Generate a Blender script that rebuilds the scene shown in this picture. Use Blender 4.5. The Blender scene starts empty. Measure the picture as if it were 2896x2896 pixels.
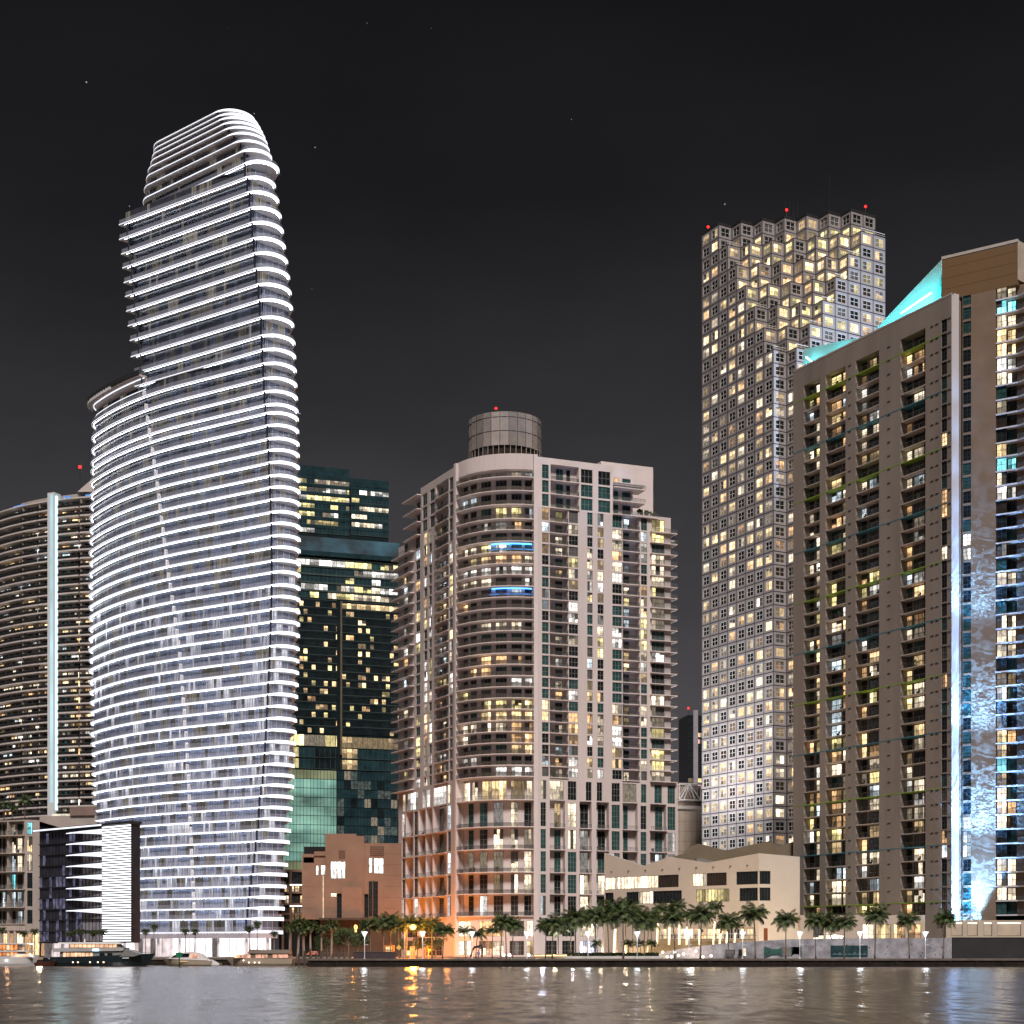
import bpy, math, random
from math import sin, cos, tan, radians as R, pi, atan2, sqrt, hypot
from mathutils import Vector, Matrix

# ------------------------------------------------------------------ camera
SC = bpy.context.scene
COL = SC.collection
F, CX, HZ, HC, PW = 4600.0, 1448.0, 2690.0, 3.03, 2896.0      # focal length, centre column, horizon row (photo pixels), eye height (m)
cam = bpy.data.cameras.new("camera"); camo = bpy.data.objects.new("camera", cam); COL.objects.link(camo)
camo.location = (0, 0, HC); camo.rotation_euler = (pi/2, 0, 0)
cam.sensor_width = 36; cam.lens = F/PW*36; cam.shift_y = (HZ-PW/2)/PW
cam.clip_start = 1; cam.clip_end = 20000
SC.camera = camo
SC.render.resolution_x = SC.render.resolution_y = 1024
# ------------------------------------------------------------------ sky: night, city glow near the horizon
SUN_EL, SUN_AZ = R(50), R(6)          # soft glow of the city on the near bank, behind the camera
wd = bpy.data.worlds.new("World"); SC.world = wd; wd.use_nodes = True
nt = wd.node_tree; N = nt.nodes; L = nt.links; N.clear()
out = N.new('ShaderNodeOutputWorld'); add = N.new('ShaderNodeAddShader'); add2 = N.new('ShaderNodeAddShader')
sky = N.new('ShaderNodeTexSky'); sky.sky_type = 'NISHITA'; sky.sun_disc = False
sky.sun_elevation = R(-4); sky.sun_rotation = pi-SUN_AZ
b1 = N.new('ShaderNodeBackground'); b1.inputs[1].default_value = 0.06
L.new(sky.outputs[0], b1.inputs[0])
tc = N.new('ShaderNodeTexCoord'); sx = N.new('ShaderNodeSeparateXYZ'); L.new(tc.outputs['Generated'], sx.inputs[0])
rp = N.new('ShaderNodeValToRGB'); L.new(sx.outputs[2], rp.inputs[0])
el = rp.color_ramp.elements
el[0].position = 0.0; el[0].color = (.098, .086, .094, 1)
el[1].position = 1.0; el[1].color = (.003, .003, .0034, 1)
for p, c in ((.10, (.078, .071, .078, 1)), (.20, (.055, .052, .056, 1)), (.32, (.025, .025, .0275, 1)), (.42, (.0115, .0115, .013, 1)), (.52, (.006, .006, .007, 1))):
    e = el.new(p); e.color = c
b2 = N.new('ShaderNodeBackground'); L.new(rp.outputs[0], b2.inputs[0])
cl_m = N.new('ShaderNodeMapping'); cl_m.inputs['Scale'].default_value = (2.2, 2.2, 7); L.new(tc.outputs['Generated'], cl_m.inputs[0])   # thin uneven night haze
cl = N.new('ShaderNodeTexNoise'); cl.inputs['Scale'].default_value = 1.6; cl.inputs['Detail'].default_value = 5; L.new(cl_m.outputs[0], cl.inputs['Vector'])
cr_ = N.new('ShaderNodeMapRange'); cr_.inputs[1].default_value = .3; cr_.inputs[2].default_value = .75; cr_.inputs[3].default_value = .80; cr_.inputs[4].default_value = 1.30
L.new(cl.outputs['Fac'], cr_.inputs[0]); L.new(cr_.outputs[0], b2.inputs[1])
# a few faint stars
vo = N.new('ShaderNodeTexVoronoi'); vo.feature = 'F1'; vo.inputs['Scale'].default_value = 58
L.new(tc.outputs['Generated'], vo.inputs['Vector'])
lt = N.new('ShaderNodeMath'); lt.operation = 'LESS_THAN'; lt.inputs[1].default_value = .024
L.new(vo.outputs['Distance'], lt.inputs[0])
sc_ = N.new('ShaderNodeSeparateColor'); L.new(vo.outputs['Color'], sc_.inputs[0])
pw = N.new('ShaderNodeMath'); pw.operation = 'POWER'; pw.inputs[1].default_value = 3; L.new(sc_.outputs[0], pw.inputs[0])
ml = N.new('ShaderNodeMath'); ml.operation = 'MULTIPLY'; L.new(lt.outputs[0], ml.inputs[0]); L.new(pw.outputs[0], ml.inputs[1])
b3 = N.new('ShaderNodeBackground'); b3.inputs[0].default_value = (.42, .45, .54, 1); L.new(ml.outputs[0], b3.inputs[1])
L.new(b1.outputs[0], add.inputs[0]); L.new(b2.outputs[0], add.inputs[1])
L.new(add.outputs[0], add2.inputs[0]); L.new(b3.outputs[0], add2.inputs[1]); L.new(add2.outputs[0], out.inputs[0])
# ------------------------------------------------------------------ the one sun lamp
sl = bpy.data.lights.new("sun", 'SUN'); sl.energy = 3.9; sl.angle = R(14); sl.color = (1, .89, .83)
so = bpy.data.objects.new("sun", sl); COL.objects.link(so)
d = Vector((-sin(SUN_AZ)*cos(SUN_EL)*-1, -cos(SUN_AZ)*cos(SUN_EL), sin(SUN_EL)))      # direction towards the lamp
so.rotation_euler = (-d).to_track_quat('-Z', 'Y').to_euler(); so.location = (0, -50, 60)
# ------------------------------------------------------------------ exposure
SC.view_settings.view_transform = 'Standard'; SC.view_settings.look = 'None'
SC.view_settings.exposure = 0; SC.view_settings.gamma = 1
SC.render.engine = 'CYCLES'
cy = SC.cycles; cy.use_denoising = True; cy.max_bounces = 6; cy.diffuse_bounces = 2; cy.glossy_bounces = 3
cy.transparent_max_bounces = 12; cy.caustics_reflective = False; cy.caustics_refractive = False; cy.sample_clamp_indirect = 4
cy.use_light_tree = True

# ================================================================== helpers
rnd = random.Random(11)
def kx(px): return (px-CX)/F
def zof(py, Y): return HC+(HZ-py)*Y/F
def ground(px, Y, z=0.0): return Vector((kx(px)*Y, Y, z))
def proj(x, y, z): return (CX+F*x/y, HZ-(z-HC)*F/y)
def lerp(tab, x):
    if x <= tab[0][0]: return tab[0][1]
    for (a, b), (c, e) in zip(tab, tab[1:]):
        if x <= c: return b+(e-b)*(x-a)/(c-a)
    return tab[-1][1]

class Fr:
    """straight facade: a along it (to the right), d outwards, z up"""
    def __init__(s, O, deg):
        s.O = O; t = R(deg); s.u = (cos(t), sin(t)); s.n = (sin(t), -cos(t))
    def xy(s, a, d): return (s.O[0]+a*s.u[0]+d*s.n[0], s.O[1]+a*s.u[1]+d*s.n[1])
    def pt(s, a, d, z): x, y = s.xy(a, d); return (x, y, z)
    def a(s, px, d=0):
        k = kx(px); ox, oy = s.O[0]+d*s.n[0], s.O[1]+d*s.n[1]
        return (k*oy-ox)/(s.u[0]-k*s.u[1])
    def Y(s, a, d=0): return s.xy(a, d)[1]
    def z(s, px, py): return zof(py, s.Y(s.a(px)))
    def seg(s, a0, a1): return 1
class Pa:
    """facade along a plan polyline"""
    def __init__(s, pts):
        s.p = pts; s.l = [0]
        for q, r in zip(pts, pts[1:]): s.l.append(s.l[-1]+hypot(r[0]-q[0], r[1]-q[1]))
        n = len(pts); s.nn = []
        for i in range(n):
            q, r = pts[max(0, i-1)], pts[min(n-1, i+1)]
            dx, dy = r[0]-q[0], r[1]-q[1]; h = hypot(dx, dy) or 1
            s.nn.append((dy/h, -dx/h))
        s.len = s.l[-1]
    def xy(s, a, d):
        i = 0
        while i < len(s.l)-2 and a > s.l[i+1]: i += 1
        t = (a-s.l[i])/((s.l[i+1]-s.l[i]) or 1)
        p, q, m, n = s.p[i], s.p[i+1], s.nn[i], s.nn[i+1]
        return (p[0]+(q[0]-p[0])*t+(m[0]+(n[0]-m[0])*t)*d, p[1]+(q[1]-p[1])*t+(m[1]+(n[1]-m[1])*t)*d)
    def pt(s, a, d, z): x, y = s.xy(a, d); return (x, y, z)
    def a(s, px, d=0):
        k = kx(px); b = None
        for i in range(401):
            a = s.len*i/400; x, y = s.xy(a, d); e = x/y-k
            if b is not None and (e >= 0) != (b >= 0): return a
            b = e
        x, y = s.xy(0, d); x2, y2 = s.xy(s.len, d)
        return 0 if abs(x/y-k) < abs(x2/y2-k) else s.len
    def Y(s, a, d=0): return s.xy(a, d)[1]
    def seg(s, a0, a1): return max(1, int(math.ceil((a1-a0)/1.6)))

def arc(c, r, h0, h1, n):
    """plan arc whose heading turns from h0 to h1 degrees (to the left), centre c"""
    return [(c[0]+r*sin(R(h0+(h1-h0)*i/n)), c[1]-r*cos(R(h0+(h1-h0)*i/n))) for i in range(n+1)]

class MB:
    def __init__(s): s.v = []; s.f = []; s.m = []; s.mats = []; s.smooth = False
    def mi(s, m):
        if m not in s.mats: s.mats.append(m)
        return s.mats.index(m)
    def face(s, pts, m):
        b = len(s.v); s.v.extend(pts); s.f.append(tuple(range(b, b+len(pts)))); s.m.append(s.mi(m))
    def hexa(s, p, m):           # p: 4 bottom (ccw from above), 4 top
        b = len(s.v); s.v.extend(p); i = s.mi(m)
        for q in ((3, 2, 1, 0), (4, 5, 6, 7), (0, 1, 5, 4), (1, 2, 6, 5), (2, 3, 7, 6), (3, 0, 4, 7)):
            s.f.append(tuple(b+k for k in q)); s.m.append(i)
    def box(s, x0, x1, y0, y1, z0, z1, m):
        s.hexa([(x0, y0, z0), (x1, y0, z0), (x1, y1, z0), (x0, y1, z0), (x0, y0, z1), (x1, y0, z1), (x1, y1, z1), (x0, y1, z1)], m)
    def band(s, fr, a0, a1, d0, d1, z0, z1, m, n=None):
        if a1-a0 < .004 or z1-z0 < .004: return
        n = n or fr.seg(a0, a1); i = s.mi(m); b = len(s.v)
        for k in range(n+1):
            a = a0+(a1-a0)*k/n
            for d, z in ((d1, z0), (d0, z0), (d0, z1), (d1, z1)): s.v.append(fr.pt(a, d, z))
        for k in range(n):
            q = b+4*k
            for j in range(4): s.f.append((q+j, q+4+j, q+4+(j+1) % 4, q+(j+1) % 4)); s.m.append(i)
        s.f.append((b+3, b+2, b+1, b)); s.m.append(i)
        q = b+4*n; s.f.append((q, q+1, q+2, q+3)); s.m.append(i)
    def sheet(s, fr, a0, a1, d, z0, z1, m):
        n = fr.seg(a0, a1)
        for k in range(n):
            p, q = a0+(a1-a0)*k/n, a0+(a1-a0)*(k+1)/n
            s.face([fr.pt(p, d, z0), fr.pt(q, d, z0), fr.pt(q, d, z1), fr.pt(p, d, z1)], m)
    def prism(s, poly, z0, z1, m, mtop=None, mbot=None):
        n = len(poly); b = len(s.v)
        s.v.extend((x, y, z0) for x, y in poly); s.v.extend((x, y, z1) for x, y in poly)
        i = s.mi(m)
        for k in range(n): s.f.append((b+k, b+(k+1) % n, b+n+(k+1) % n, b+n+k)); s.m.append(i)
        s.f.append(tuple(range(b+n, b+2*n))); s.m.append(s.mi(mtop or m))
        s.f.append(tuple(range(b+n-1, b-1, -1))); s.m.append(s.mi(mbot or m))
    def tube(s, pts, rad, seg, m, caps=True):
        b = len(s.v); n = len(pts); i = s.mi(m)
        pts = [Vector(p) for p in pts]
        for k, p in enumerate(pts):
            t = (pts[min(n-1, k+1)]-pts[max(0, k-1)]); t = t.normalized() if t.length > 1e-9 else Vector((0, 0, 1))
            x = t.orthogonal().normalized() if abs(t.z) < .99 else Vector((1, 0, 0))
            if abs(t.z) >= .99: x = (x-t*x.dot(t)).normalized()
            y = t.cross(x); r = rad[k] if isinstance(rad, (list, tuple)) else rad
            for j in range(seg):
                w = 2*pi*j/seg; s.v.append(tuple(p+(x*cos(w)+y*sin(w))*r))
        for k in range(n-1):
            for j in range(seg):
                s.f.append((b+k*seg+j, b+k*seg+(j+1) % seg, b+(k+1)*seg+(j+1) % seg, b+(k+1)*seg+j)); s.m.append(i)
        if caps:
            s.f.append(tuple(b+j for j in range(seg-1, -1, -1))); s.m.append(i)
            s.f.append(tuple(b+(n-1)*seg+j for j in range(seg))); s.m.append(i)
    def ball(s, c, r, m, nu=8, nv=5, sz=1):
        pts = [(c[0], c[1], c[2]+r*sz*cos(pi*j/nv)*-1) for j in range(nv+1)]
        s.tube(pts, [max(.001, r*sin(pi*j/nv)) for j in range(nv+1)], nu, m)
    def join(s, o):
        b = len(s.v); s.v.extend(o.v); mp = [s.mi(m) for m in o.mats]
        s.f.extend(tuple(b+k for k in f) for f in o.f); s.m.extend(mp[i] for i in o.m)
    def build(s, name, parent=None, origin=(0, 0, 0)):
        me = bpy.data.meshes.new(name)
        ox, oy, oz = origin
        me.from_pydata([(x-ox, y-oy, z-oz) for x, y, z in s.v], [], s.f)
        for m in s.mats: me.materials.append(m)
        me.polygons.foreach_set('material_index', s.m)
        if s.smooth: me.polygons.foreach_set('use_smooth', [True]*len(s.f))
        me.update()
        o = bpy.data.objects.new(name, me); COL.objects.link(o)
        if parent: o.parent = parent
        return o
    def area(s):
        if not s.v: return 0
        xs, ys = [], []
        for v in s.v:
            if v[1] < 2: continue
            x, y = proj(*v); xs.append(min(max(x, 0), PW)); ys.append(min(max(y, 0), PW))
        return (max(xs)-min(xs))*(max(ys)-min(ys)) if xs else 0

class Node:
    def __init__(s, name): s.name = name; s.mb = MB(); s.subs = []; s.label = None
    def sub(s, name): n = Node(name); s.subs.append(n); return n
def tag(o, label, cat=None, group=None, kind=None):
    if label: o['label'] = label
    if cat: o['category'] = cat
    if group: o['group'] = group
    if kind: o['kind'] = kind
    return o
class Thing:
    def __init__(s, name, label, cat, loc=(0, 0, 0), group=None):
        s.o = bpy.data.objects.new(name, None); COL.objects.link(s.o); s.loc = Vector(loc); s.o.location = loc
        tag(s.o, label, cat, group); s.parts = []
    def part(s, name): n = Node(name); s.parts.append(n); return n
    def done(s):
        by = {}
        for n in s.parts:
            if n.mb.f or n.subs: by.setdefault(n.name, []).append(n)
        for name, ns in by.items():
            rest = []
            if len(ns) > 100:
                ns = sorted(ns, key=lambda n: -n.mb.area()); ns, rest = ns[:100], ns[100:]
            for n in ns:
                o = n.mb.build(name, s.o, s.loc)
                if n.label: o['label'] = n.label
                for q in n.subs:
                    if q.mb.f: q.mb.build(q.name, o, s.loc)
            if rest:
                m = MB(); subs = {}
                for n in rest:
                    m.join(n.mb)
                    for q in n.subs: subs.setdefault(q.name, MB()).join(q.mb)
                o = m.build(name, s.o, s.loc); o['kind'] = 'stuff'
                for k, q in subs.items():
                    if q.f: q.build(k, o, s.loc)['kind'] = 'stuff'
        return s.o
def kids(o): return list(o.children)
def copy_tree(o, loc, rz=0, sc=1, sz=None):
    ch = {}
    def rec(a, parent):
        c = a.copy(); COL.objects.link(c)
        if parent is not None:
            c.parent = parent; c.matrix_parent_inverse = a.matrix_parent_inverse.copy()
        for k in kids(a): rec(k, c)
        return c
    r = rec(o, None); r.location = loc; r.rotation_euler = (0, 0, rz); r.scale = (sc, sc, sz or sc)
    return r

# ================================================================== materials
_mats = {}
def base_nodes(name):
    m = bpy.data.materials.new(name); m.use_nodes = True
    return m, m.node_tree.nodes, m.node_tree.links, m.node_tree.nodes['Principled BSDF']
def M(name, col, rough=.75, var=.15, scale=.35, spec=.3, metal=0, streak=False, bump=0):
    if name in _mats: return _mats[name]
    m, N, L, p = base_nodes(name)
    p.inputs['Roughness'].default_value = rough; p.inputs['Metallic'].default_value = metal; p.inputs['Specular IOR Level'].default_value = spec
    tc = N.new('ShaderNodeTexCoord'); mp = N.new('ShaderNodeMapping'); L.new(tc.outputs['Object'], mp.inputs[0])
    mp.inputs['Scale'].default_value = (1, 1, .12) if streak else (1, 1, 1)
    nz = N.new('ShaderNodeTexNoise'); nz.inputs['Scale'].default_value = scale; nz.inputs['Detail'].default_value = 6; nz.inputs['Roughness'].default_value = .65
    L.new(mp.outputs[0], nz.inputs['Vector'])
    mx = N.new('ShaderNodeMix'); mx.data_type = 'RGBA'; L.new(nz.outputs['Fac'], mx.inputs['Factor'])
    rm = N.new('ShaderNodeMapRange'); rm.inputs[1].default_value = .3; rm.inputs[2].default_value = .7; L.new(nz.outputs['Fac'], rm.inputs[0]); L.new(rm.outputs[0], mx.inputs['Factor'])
    mx.inputs['A'].default_value = tuple(c*(1-var) for c in col)+(1,); mx.inputs['B'].default_value = tuple(min(1, c*(1+var)) for c in col)+(1,)
    L.new(mx.outputs['Result'], p.inputs['Base Color'])
    if bump:
        bp = N.new('ShaderNodeBump'); bp.inputs['Strength'].default_value = bump; bp.inputs['Distance'].default_value = .05
        n2 = N.new('ShaderNodeTexNoise'); n2.inputs['Scale'].default_value = scale*8; L.new(tc.outputs['Object'], n2.inputs['Vector'])
        L.new(n2.outputs['Fac'], bp.inputs['Height']); L.new(bp.outputs[0], p.inputs['Normal'])
    _mats[name] = m; return m
def E(name, col, st, var=0, scale=1.1, sampling=None, stretch=None):
    """something that gives off light: a lamp, a lit room behind a window, or a painted-in glow"""
    if name in _mats: return _mats[name]
    m, N, L, p = base_nodes(name)
    p.inputs['Base Color'].default_value = (.04, .04, .04, 1); p.inputs['Roughness'].default_value = .25
    p.inputs['Emission Color'].default_value = tuple(col)+(1,)
    p.inputs['Emission Strength'].default_value = st
    if var:
        tc = N.new('ShaderNodeTexCoord'); nz = N.new('ShaderNodeTexNoise'); nz.inputs['Scale'].default_value = scale; nz.inputs['Detail'].default_value = 4
        mp = N.new('ShaderNodeMapping'); mp.inputs['Scale'].default_value = stretch or (1, 1, 1); L.new(tc.outputs['Object'], mp.inputs[0]); L.new(mp.outputs[0], nz.inputs['Vector'])
        rm = N.new('ShaderNodeMapRange'); rm.inputs[1].default_value = .33; rm.inputs[2].default_value = .67
        rm.inputs[3].default_value = st*(1-var); rm.inputs[4].default_value = st*(1+var); L.new(nz.outputs['Fac'], rm.inputs[0]); L.new(rm.outputs[0], p.inputs['Emission Strength'])
    try: m.cycles.emission_sampling = sampling or 'AUTO'
    except Exception: pass
    _mats[name] = m; return m
def mix_clear(name, col, alpha, rough=.3):
    if name in _mats: return _mats[name]
    m, N, L, p = base_nodes(name)
    p.inputs['Base Color'].default_value = tuple(col)+(1,); p.inputs['Roughness'].default_value = rough; p.inputs['Alpha'].default_value = alpha
    _mats[name] = m; return m

HUES = {'warm': (1, .58, .27), 'amber': (1, .70, .36), 'cream': (1, .82, .59), 'white': (1, .95, .88), 'yellow': (1, .82, .36), 'cool': (.78, .92, 1),
        'cyan': (.25, .85, .95), 'blue': (.08, .35, 1), 'pink': (1, .45, .45), 'green': (.5, 1, .45), 'lilac': (.80, .80, 1)}
def lit(h, lv):
    st = (.20, .62, 1.35, 2.6)[lv]
    return E('lit_%s_%s' % (h, ('dim', 'soft', 'bright', 'glaring')[lv]), HUES[h], st, .5, 1.0, 'NONE' if lv < 2 else None, (2.2, 2.2, .8))
G_DARK = M('dark_glass', (.012, .016, .018), .12, .4, .5, .5)
G_TEAL = M('teal_glass', (.026, .078, .076), .15, .5, .6, .5)
G_CURT = M('curtained_glass', (.10, .10, .095), .3, .5, .9, .4, streak=True)
G_BROWN = M('brown_glass', (.035, .026, .020), .15, .4, .6, .5)
FRAME_W = M('white_frame', (.62, .60, .57), .5)
FRAME_D = M('dark_frame', (.03, .035, .037), .4)
CORE = M('core_dark', (.012, .012, .012), .9)
RAIL_G = mix_clear('rail_glass', (.15, .16, .165), .34)
RAIL_D = mix_clear('rail_dark', (.045, .045, .045), .62, .5)
FRAME_M = M('grey_frame', (.20, .20, .19), .5)
RAIL_T = M('rail_metal', (.10, .10, .10), .4, spec=.5)
RED = E('red_beacon', (1, .012, .01), 6)

class Mix:
    """which panes are lit, and how"""
    def __init__(s, p, hues, dark, hot=.35, keep=.3, seed=1):
        s.p, s.h, s.dark, s.hot, s.keep = p, hues, dark, hot, keep; s.r = random.Random(seed); s.last = None
    def room(s, force=None):
        r = s.r
        if force: return force
        if s.last is not None and r.random() < s.keep: return s.last
        s.last = (r.choice(s.h), 2 if r.random() < s.hot else r.choice((0, 1, 1, 2))) if r.random() < s.p else (None, r.choice(s.dark))
        return s.last
def panes(mb, fr, a0, a1, z0, z1, d, nx, room, r):
    h, lv = room
    if h is None:
        mb.sheet(fr, a0, a1, d, z0, z1, lv); return
    w = (a1-a0)/nx; H = z1-z0; kind = .95 if getattr(r, 'plain', False) else r.random()
    for i in range(nx):
        p, q = a0+i*w, a0+(i+1)*w
        l = max(0, min(3, lv+r.choice((-1, 0, 0, 0, 1))))
        if kind < .45:      # ceiling lights bright, furniture below
            c = z0+H*r.uniform(.45, .7)
            mb.sheet(fr, p, q, d, z0, c, lit(h, max(0, l-1))); mb.sheet(fr, p, q, d, c, z1, lit(h, l))
        elif kind < .65:    # blind half down
            c = z0+H*r.uniform(.3, .8)
            mb.sheet(fr, p, q, d, z0, c, lit(h, l)); mb.sheet(fr, p, q, d, c, z1, G_CURT if r.random() < .3 else lit(h, max(0, l-1)))
        elif kind < .8 and nx > 1 and r.random() < .45:
            mb.sheet(fr, p, q, d, z0, z1, G_CURT)
        else:
            mb.sheet(fr, p, q, d, z0, z1, lit(h, l))
def window(th, fr, a0, a1, z0, z1, d, nx, ny, mix, frame=FRAME_D, fw=.09, force=None, name='window', dep=.07, stuff=None):
    n = th.part(name); mb = n.mb
    for a, b in ((a0, a0+fw), (a1-fw, a1)): mb.band(fr, a, b, d, d+dep, z0, z1, frame, 1)
    for a, b in ((z0, z0+fw), (z1-fw, z1)): mb.band(fr, a0+fw, a1-fw, d, d+dep, a, b, frame)
    for i in range(1, nx):
        a = a0+(a1-a0)*i/nx; mb.band(fr, a-fw/2, a+fw/2, d, d+dep*.8, z0+fw, z1-fw, frame, 1)
    for i in range(1, ny):
        z = z0+(z1-z0)*i/ny; mb.band(fr, a0+fw, a1-fw, d, d+dep*.7, z-fw/2, z+fw/2, frame)
    panes(n.sub('pane').mb, fr, a0, a1, z0, z1, d+.01, nx, mix.room(force), mix.r)
    return n
def railing(n, fr, a0, a1, d, z, h, glass, posts=1.6):
    q = n.sub('railing').mb
    q.sheet(fr, a0, a1, d, z+.08, z+h-.05, glass)
    q.band(fr, a0, a1, d-.03, d+.03, z+h-.06, z+h, RAIL_T)
    k = max(1, int((a1-a0)/posts))
    for i in range(k+1):
        a = a0+(a1-a0)*i/k; q.band(fr, a-.025, a+.025, d-.025, d+.025, z, z+h-.06, RAIL_T, 1)
    return q
def zone(th, fr, a0, a1, z0, z1, floors, cols, wall, mix, depth=1.7, th_w=.35, slab=None, rail=RAIL_D, frame=FRAME_D, special=None, thick=.22, head=.3, sill=.18, wd=.22):
    """a stretch of facade: columns of windows ('W') or recessed balconies ('B'); floors are (z0, z1) pairs"""
    w = th.part('wall').mb; slab = slab or wall; cols = sorted(cols, key=lambda c: c['a'][0]); x = a0
    for c in cols:
        w.band(fr, x, c['a'][0], -depth-.05, 0, z0, z1, wall); x = c['a'][1]
    w.band(fr, x, a1, -depth-.05, 0, z0, z1, wall)
    for ci, c in enumerate(cols):
        p, q = c['a']
        if c['k'] == 'W':
            zz = z0
            for f0, f1 in floors:
                s0, s1 = f0+c.get('sill', sill), f1-c.get('head', head)
                w.band(fr, p, q, -th_w, 0, zz, s0, wall)
                window(th, fr, p, q, s0, s1, -wd, c.get('nx', 2), c.get('ny', 2), c.get('mix', mix), frame)
                zz = s1
            w.band(fr, p, q, -th_w, 0, zz, z1, wall)
        else:
            pr = c.get('pr', .0)
            zt = floors[-1][1]
            w.band(fr, p, q, -depth-.05, 0, zt, z1, wall)
            if floors[0][0]-z0 > .02: w.band(fr, p, q, -depth-.05, 0, z0, floors[0][0]-.01, wall)
            w.band(fr, p, q, -depth-.2, -depth, floors[0][0], zt, wall)
            for fi, (f0, f1) in enumerate(floors):
                n = th.part('balcony')
                ms = slab if special is None else (special(fi) or slab)
                n.mb.band(fr, p-pr*.4, q+pr*.4, -depth, pr, f0-thick, f0, ms)
                railing(n, fr, p+.05, q-.05, pr-.06, f0, 1.05, c.get('rail', rail))
                if mix.r.random() < .4 and q-p > 2:
                    fu = n.sub('furniture').mb; n_f = 1 if q-p < 8 else 4
                    for _ in range(n_f):
                        a_ = mix.r.uniform(p+.4, q-1.2); kf = mix.r.random(); dd = mix.r.uniform(-1.0, -.5)
                        if kf < .55:
                            fu.band(fr, a_, a_+.55, dd, dd+.5, f0+.38, f0+.46, FRAME_D, 1); fu.band(fr, a_, a_+.55, dd-.08, dd, f0+.4, f0+.95, FRAME_D, 1); fu.band(fr, a_+.03, a_+.09, dd, dd+.45, f0, f0+.38, FRAME_D, 1); fu.band(fr, a_+.46, a_+.52, dd, dd+.45, f0, f0+.38, FRAME_D, 1)
                        else:
                            fu.band(fr, a_+.1, a_+.5, dd, dd+.4, f0, f0+.4, M('pot_clay', (.14, .07, .04)), 1)
                            for j in range(9):
                                x_, y_, z_ = fr.pt(a_+.3+mix.r.uniform(-.3, .3), dd+.2+mix.r.uniform(-.2, .2), f0+.6+mix.r.random()*.8); s_ = .2
                                fu.face([(x_-s_, y_, z_-s_), (x_+s_, y_-.1, z_-s_*.5), (x_+s_*.7, y_, z_+s_), (x_-s_*.5, y_+.1, z_+s_*.6)], M('balcony_plant', (.03, .055, .02)))
                for (wa, wb, nx) in c['w']:
                    window(th, fr, wa, wb, f0+.03, f1-thick-c.get('top', .35), -depth+.02, nx, c.get('ny', 2), c.get('mix', mix), frame)
def cpx(fr, k, p0, p1, d=0, **kw):
    """a column between two photo columns"""
    c = dict(k=k, a=(fr.a(p0), fr.a(p1)), **kw)
    if 'w' in c: c['w'] = [(fr.a(x, -1.7), fr.a(y, -1.7), n) for x, y, n in c['w']]
    return c
def beacon(th, x, y, z, r=.45, mast=2.0):
    r *= .75
    n = th.part('beacon_light'); n.mb.tube([(x, y, z-mast), (x, y, z)], .12, 6, FRAME_D); n.mb.ball((x, y, z+r), r, RED)
# ================================================================== setting: water, ground
WT_ = .34
def water_mat():
    m, N, L, p = base_nodes('night_water')
    p.inputs['Base Color'].default_value = (.10, .087, .074, 1); p.inputs['Roughness'].default_value = .17; p.inputs['IOR'].default_value = 1.33
    p.inputs['Specular IOR Level'].default_value = .9
    tc = N.new('ShaderNodeTexCoord')
    def noise(sc, rot, det=2):
        mp = N.new('ShaderNodeMapping'); L.new(tc.outputs['Object'], mp.inputs[0]); mp.inputs['Scale'].default_value = sc; mp.inputs['Rotation'].default_value = (0, 0, R(rot))
        nz = N.new('ShaderNodeTexNoise'); nz.inputs['Scale'].default_value = 1; nz.inputs['Detail'].default_value = det; L.new(mp.outputs[0], nz.inputs['Vector']); return nz.outputs['Fac']
    def tilt(parts, bias):
        acc = None
        for o_, k_ in parts:
            mu = N.new('ShaderNodeMath'); mu.operation = 'MULTIPLY_ADD'; mu.inputs[1].default_value = k_; mu.inputs[2].default_value = -.5*k_+(bias if acc is None else 0); L.new(o_, mu.inputs[0])
            if acc is None: acc = mu.outputs[0]
            else:
                ad = N.new('ShaderNodeMath'); ad.operation = 'ADD'; L.new(acc, ad.inputs[0]); L.new(mu.outputs[0], ad.inputs[1]); acc = ad.outputs[0]
        return acc
    ty = tilt(((noise((.9, .26, 1), 5, 3), WT_), (noise((.16, .05, 1), -8), .16), (noise((3.2, 1.1, 1), 9), .14)), -.062)
    tx = tilt(((noise((.8, .3, 1), 30), .10), (noise((3.0, 1.4, 1), -20), .08)), 0)
    cv = N.new('ShaderNodeCombineXYZ'); L.new(tx, cv.inputs[0]); L.new(ty, cv.inputs[1]); cv.inputs[2].default_value = 1
    nv = N.new('ShaderNodeVectorMath'); nv.operation = 'NORMALIZE'; L.new(cv.outputs[0], nv.inputs[0]); L.new(nv.outputs[0], p.inputs['Normal'])
    return m
YW, YB = 317.0, 347.0         # quay line on the right, and in the marina on the left
XS = kx(872)*YW               # where the quay steps back to the marina
mb = MB(); mb.face([(-3000, -60, 0), (3000, -60, 0), (3000, YB+2, 0), (-3000, YB+2, 0)], water_mat())
tag(mb.build('water'), 'dark river water with smeared reflections of city lights', 'water', kind='structure')
GZ = 1.55
mb = MB(); mb.prism([(XS+.3, YW+.5), (3000, YW+.5), (3000, 9000), (-3000, 9000), (-3000, YB+.5), (XS+.3, YB+.5)], -3, GZ-.02, M('paving', (.16, .14, .125), .8, .25, .8))
tag(mb.build('ground'), 'paved ground of the far bank behind the quay', 'ground', kind='structure')
SEAW = M('quay_concrete_streaked', (.020, .016, .013), .9, .5, .5, .15, streak=True); SEAC = M('quay_coping', (.13, .11, .095), .85, .3, .6)  # very dark concrete with vertical streaks
mb = MB(); mb.prism([(XS, YW), (400, YW), (400, YW+.5), (XS, YW+.5)], -3, GZ-.35, SEAW)
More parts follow.
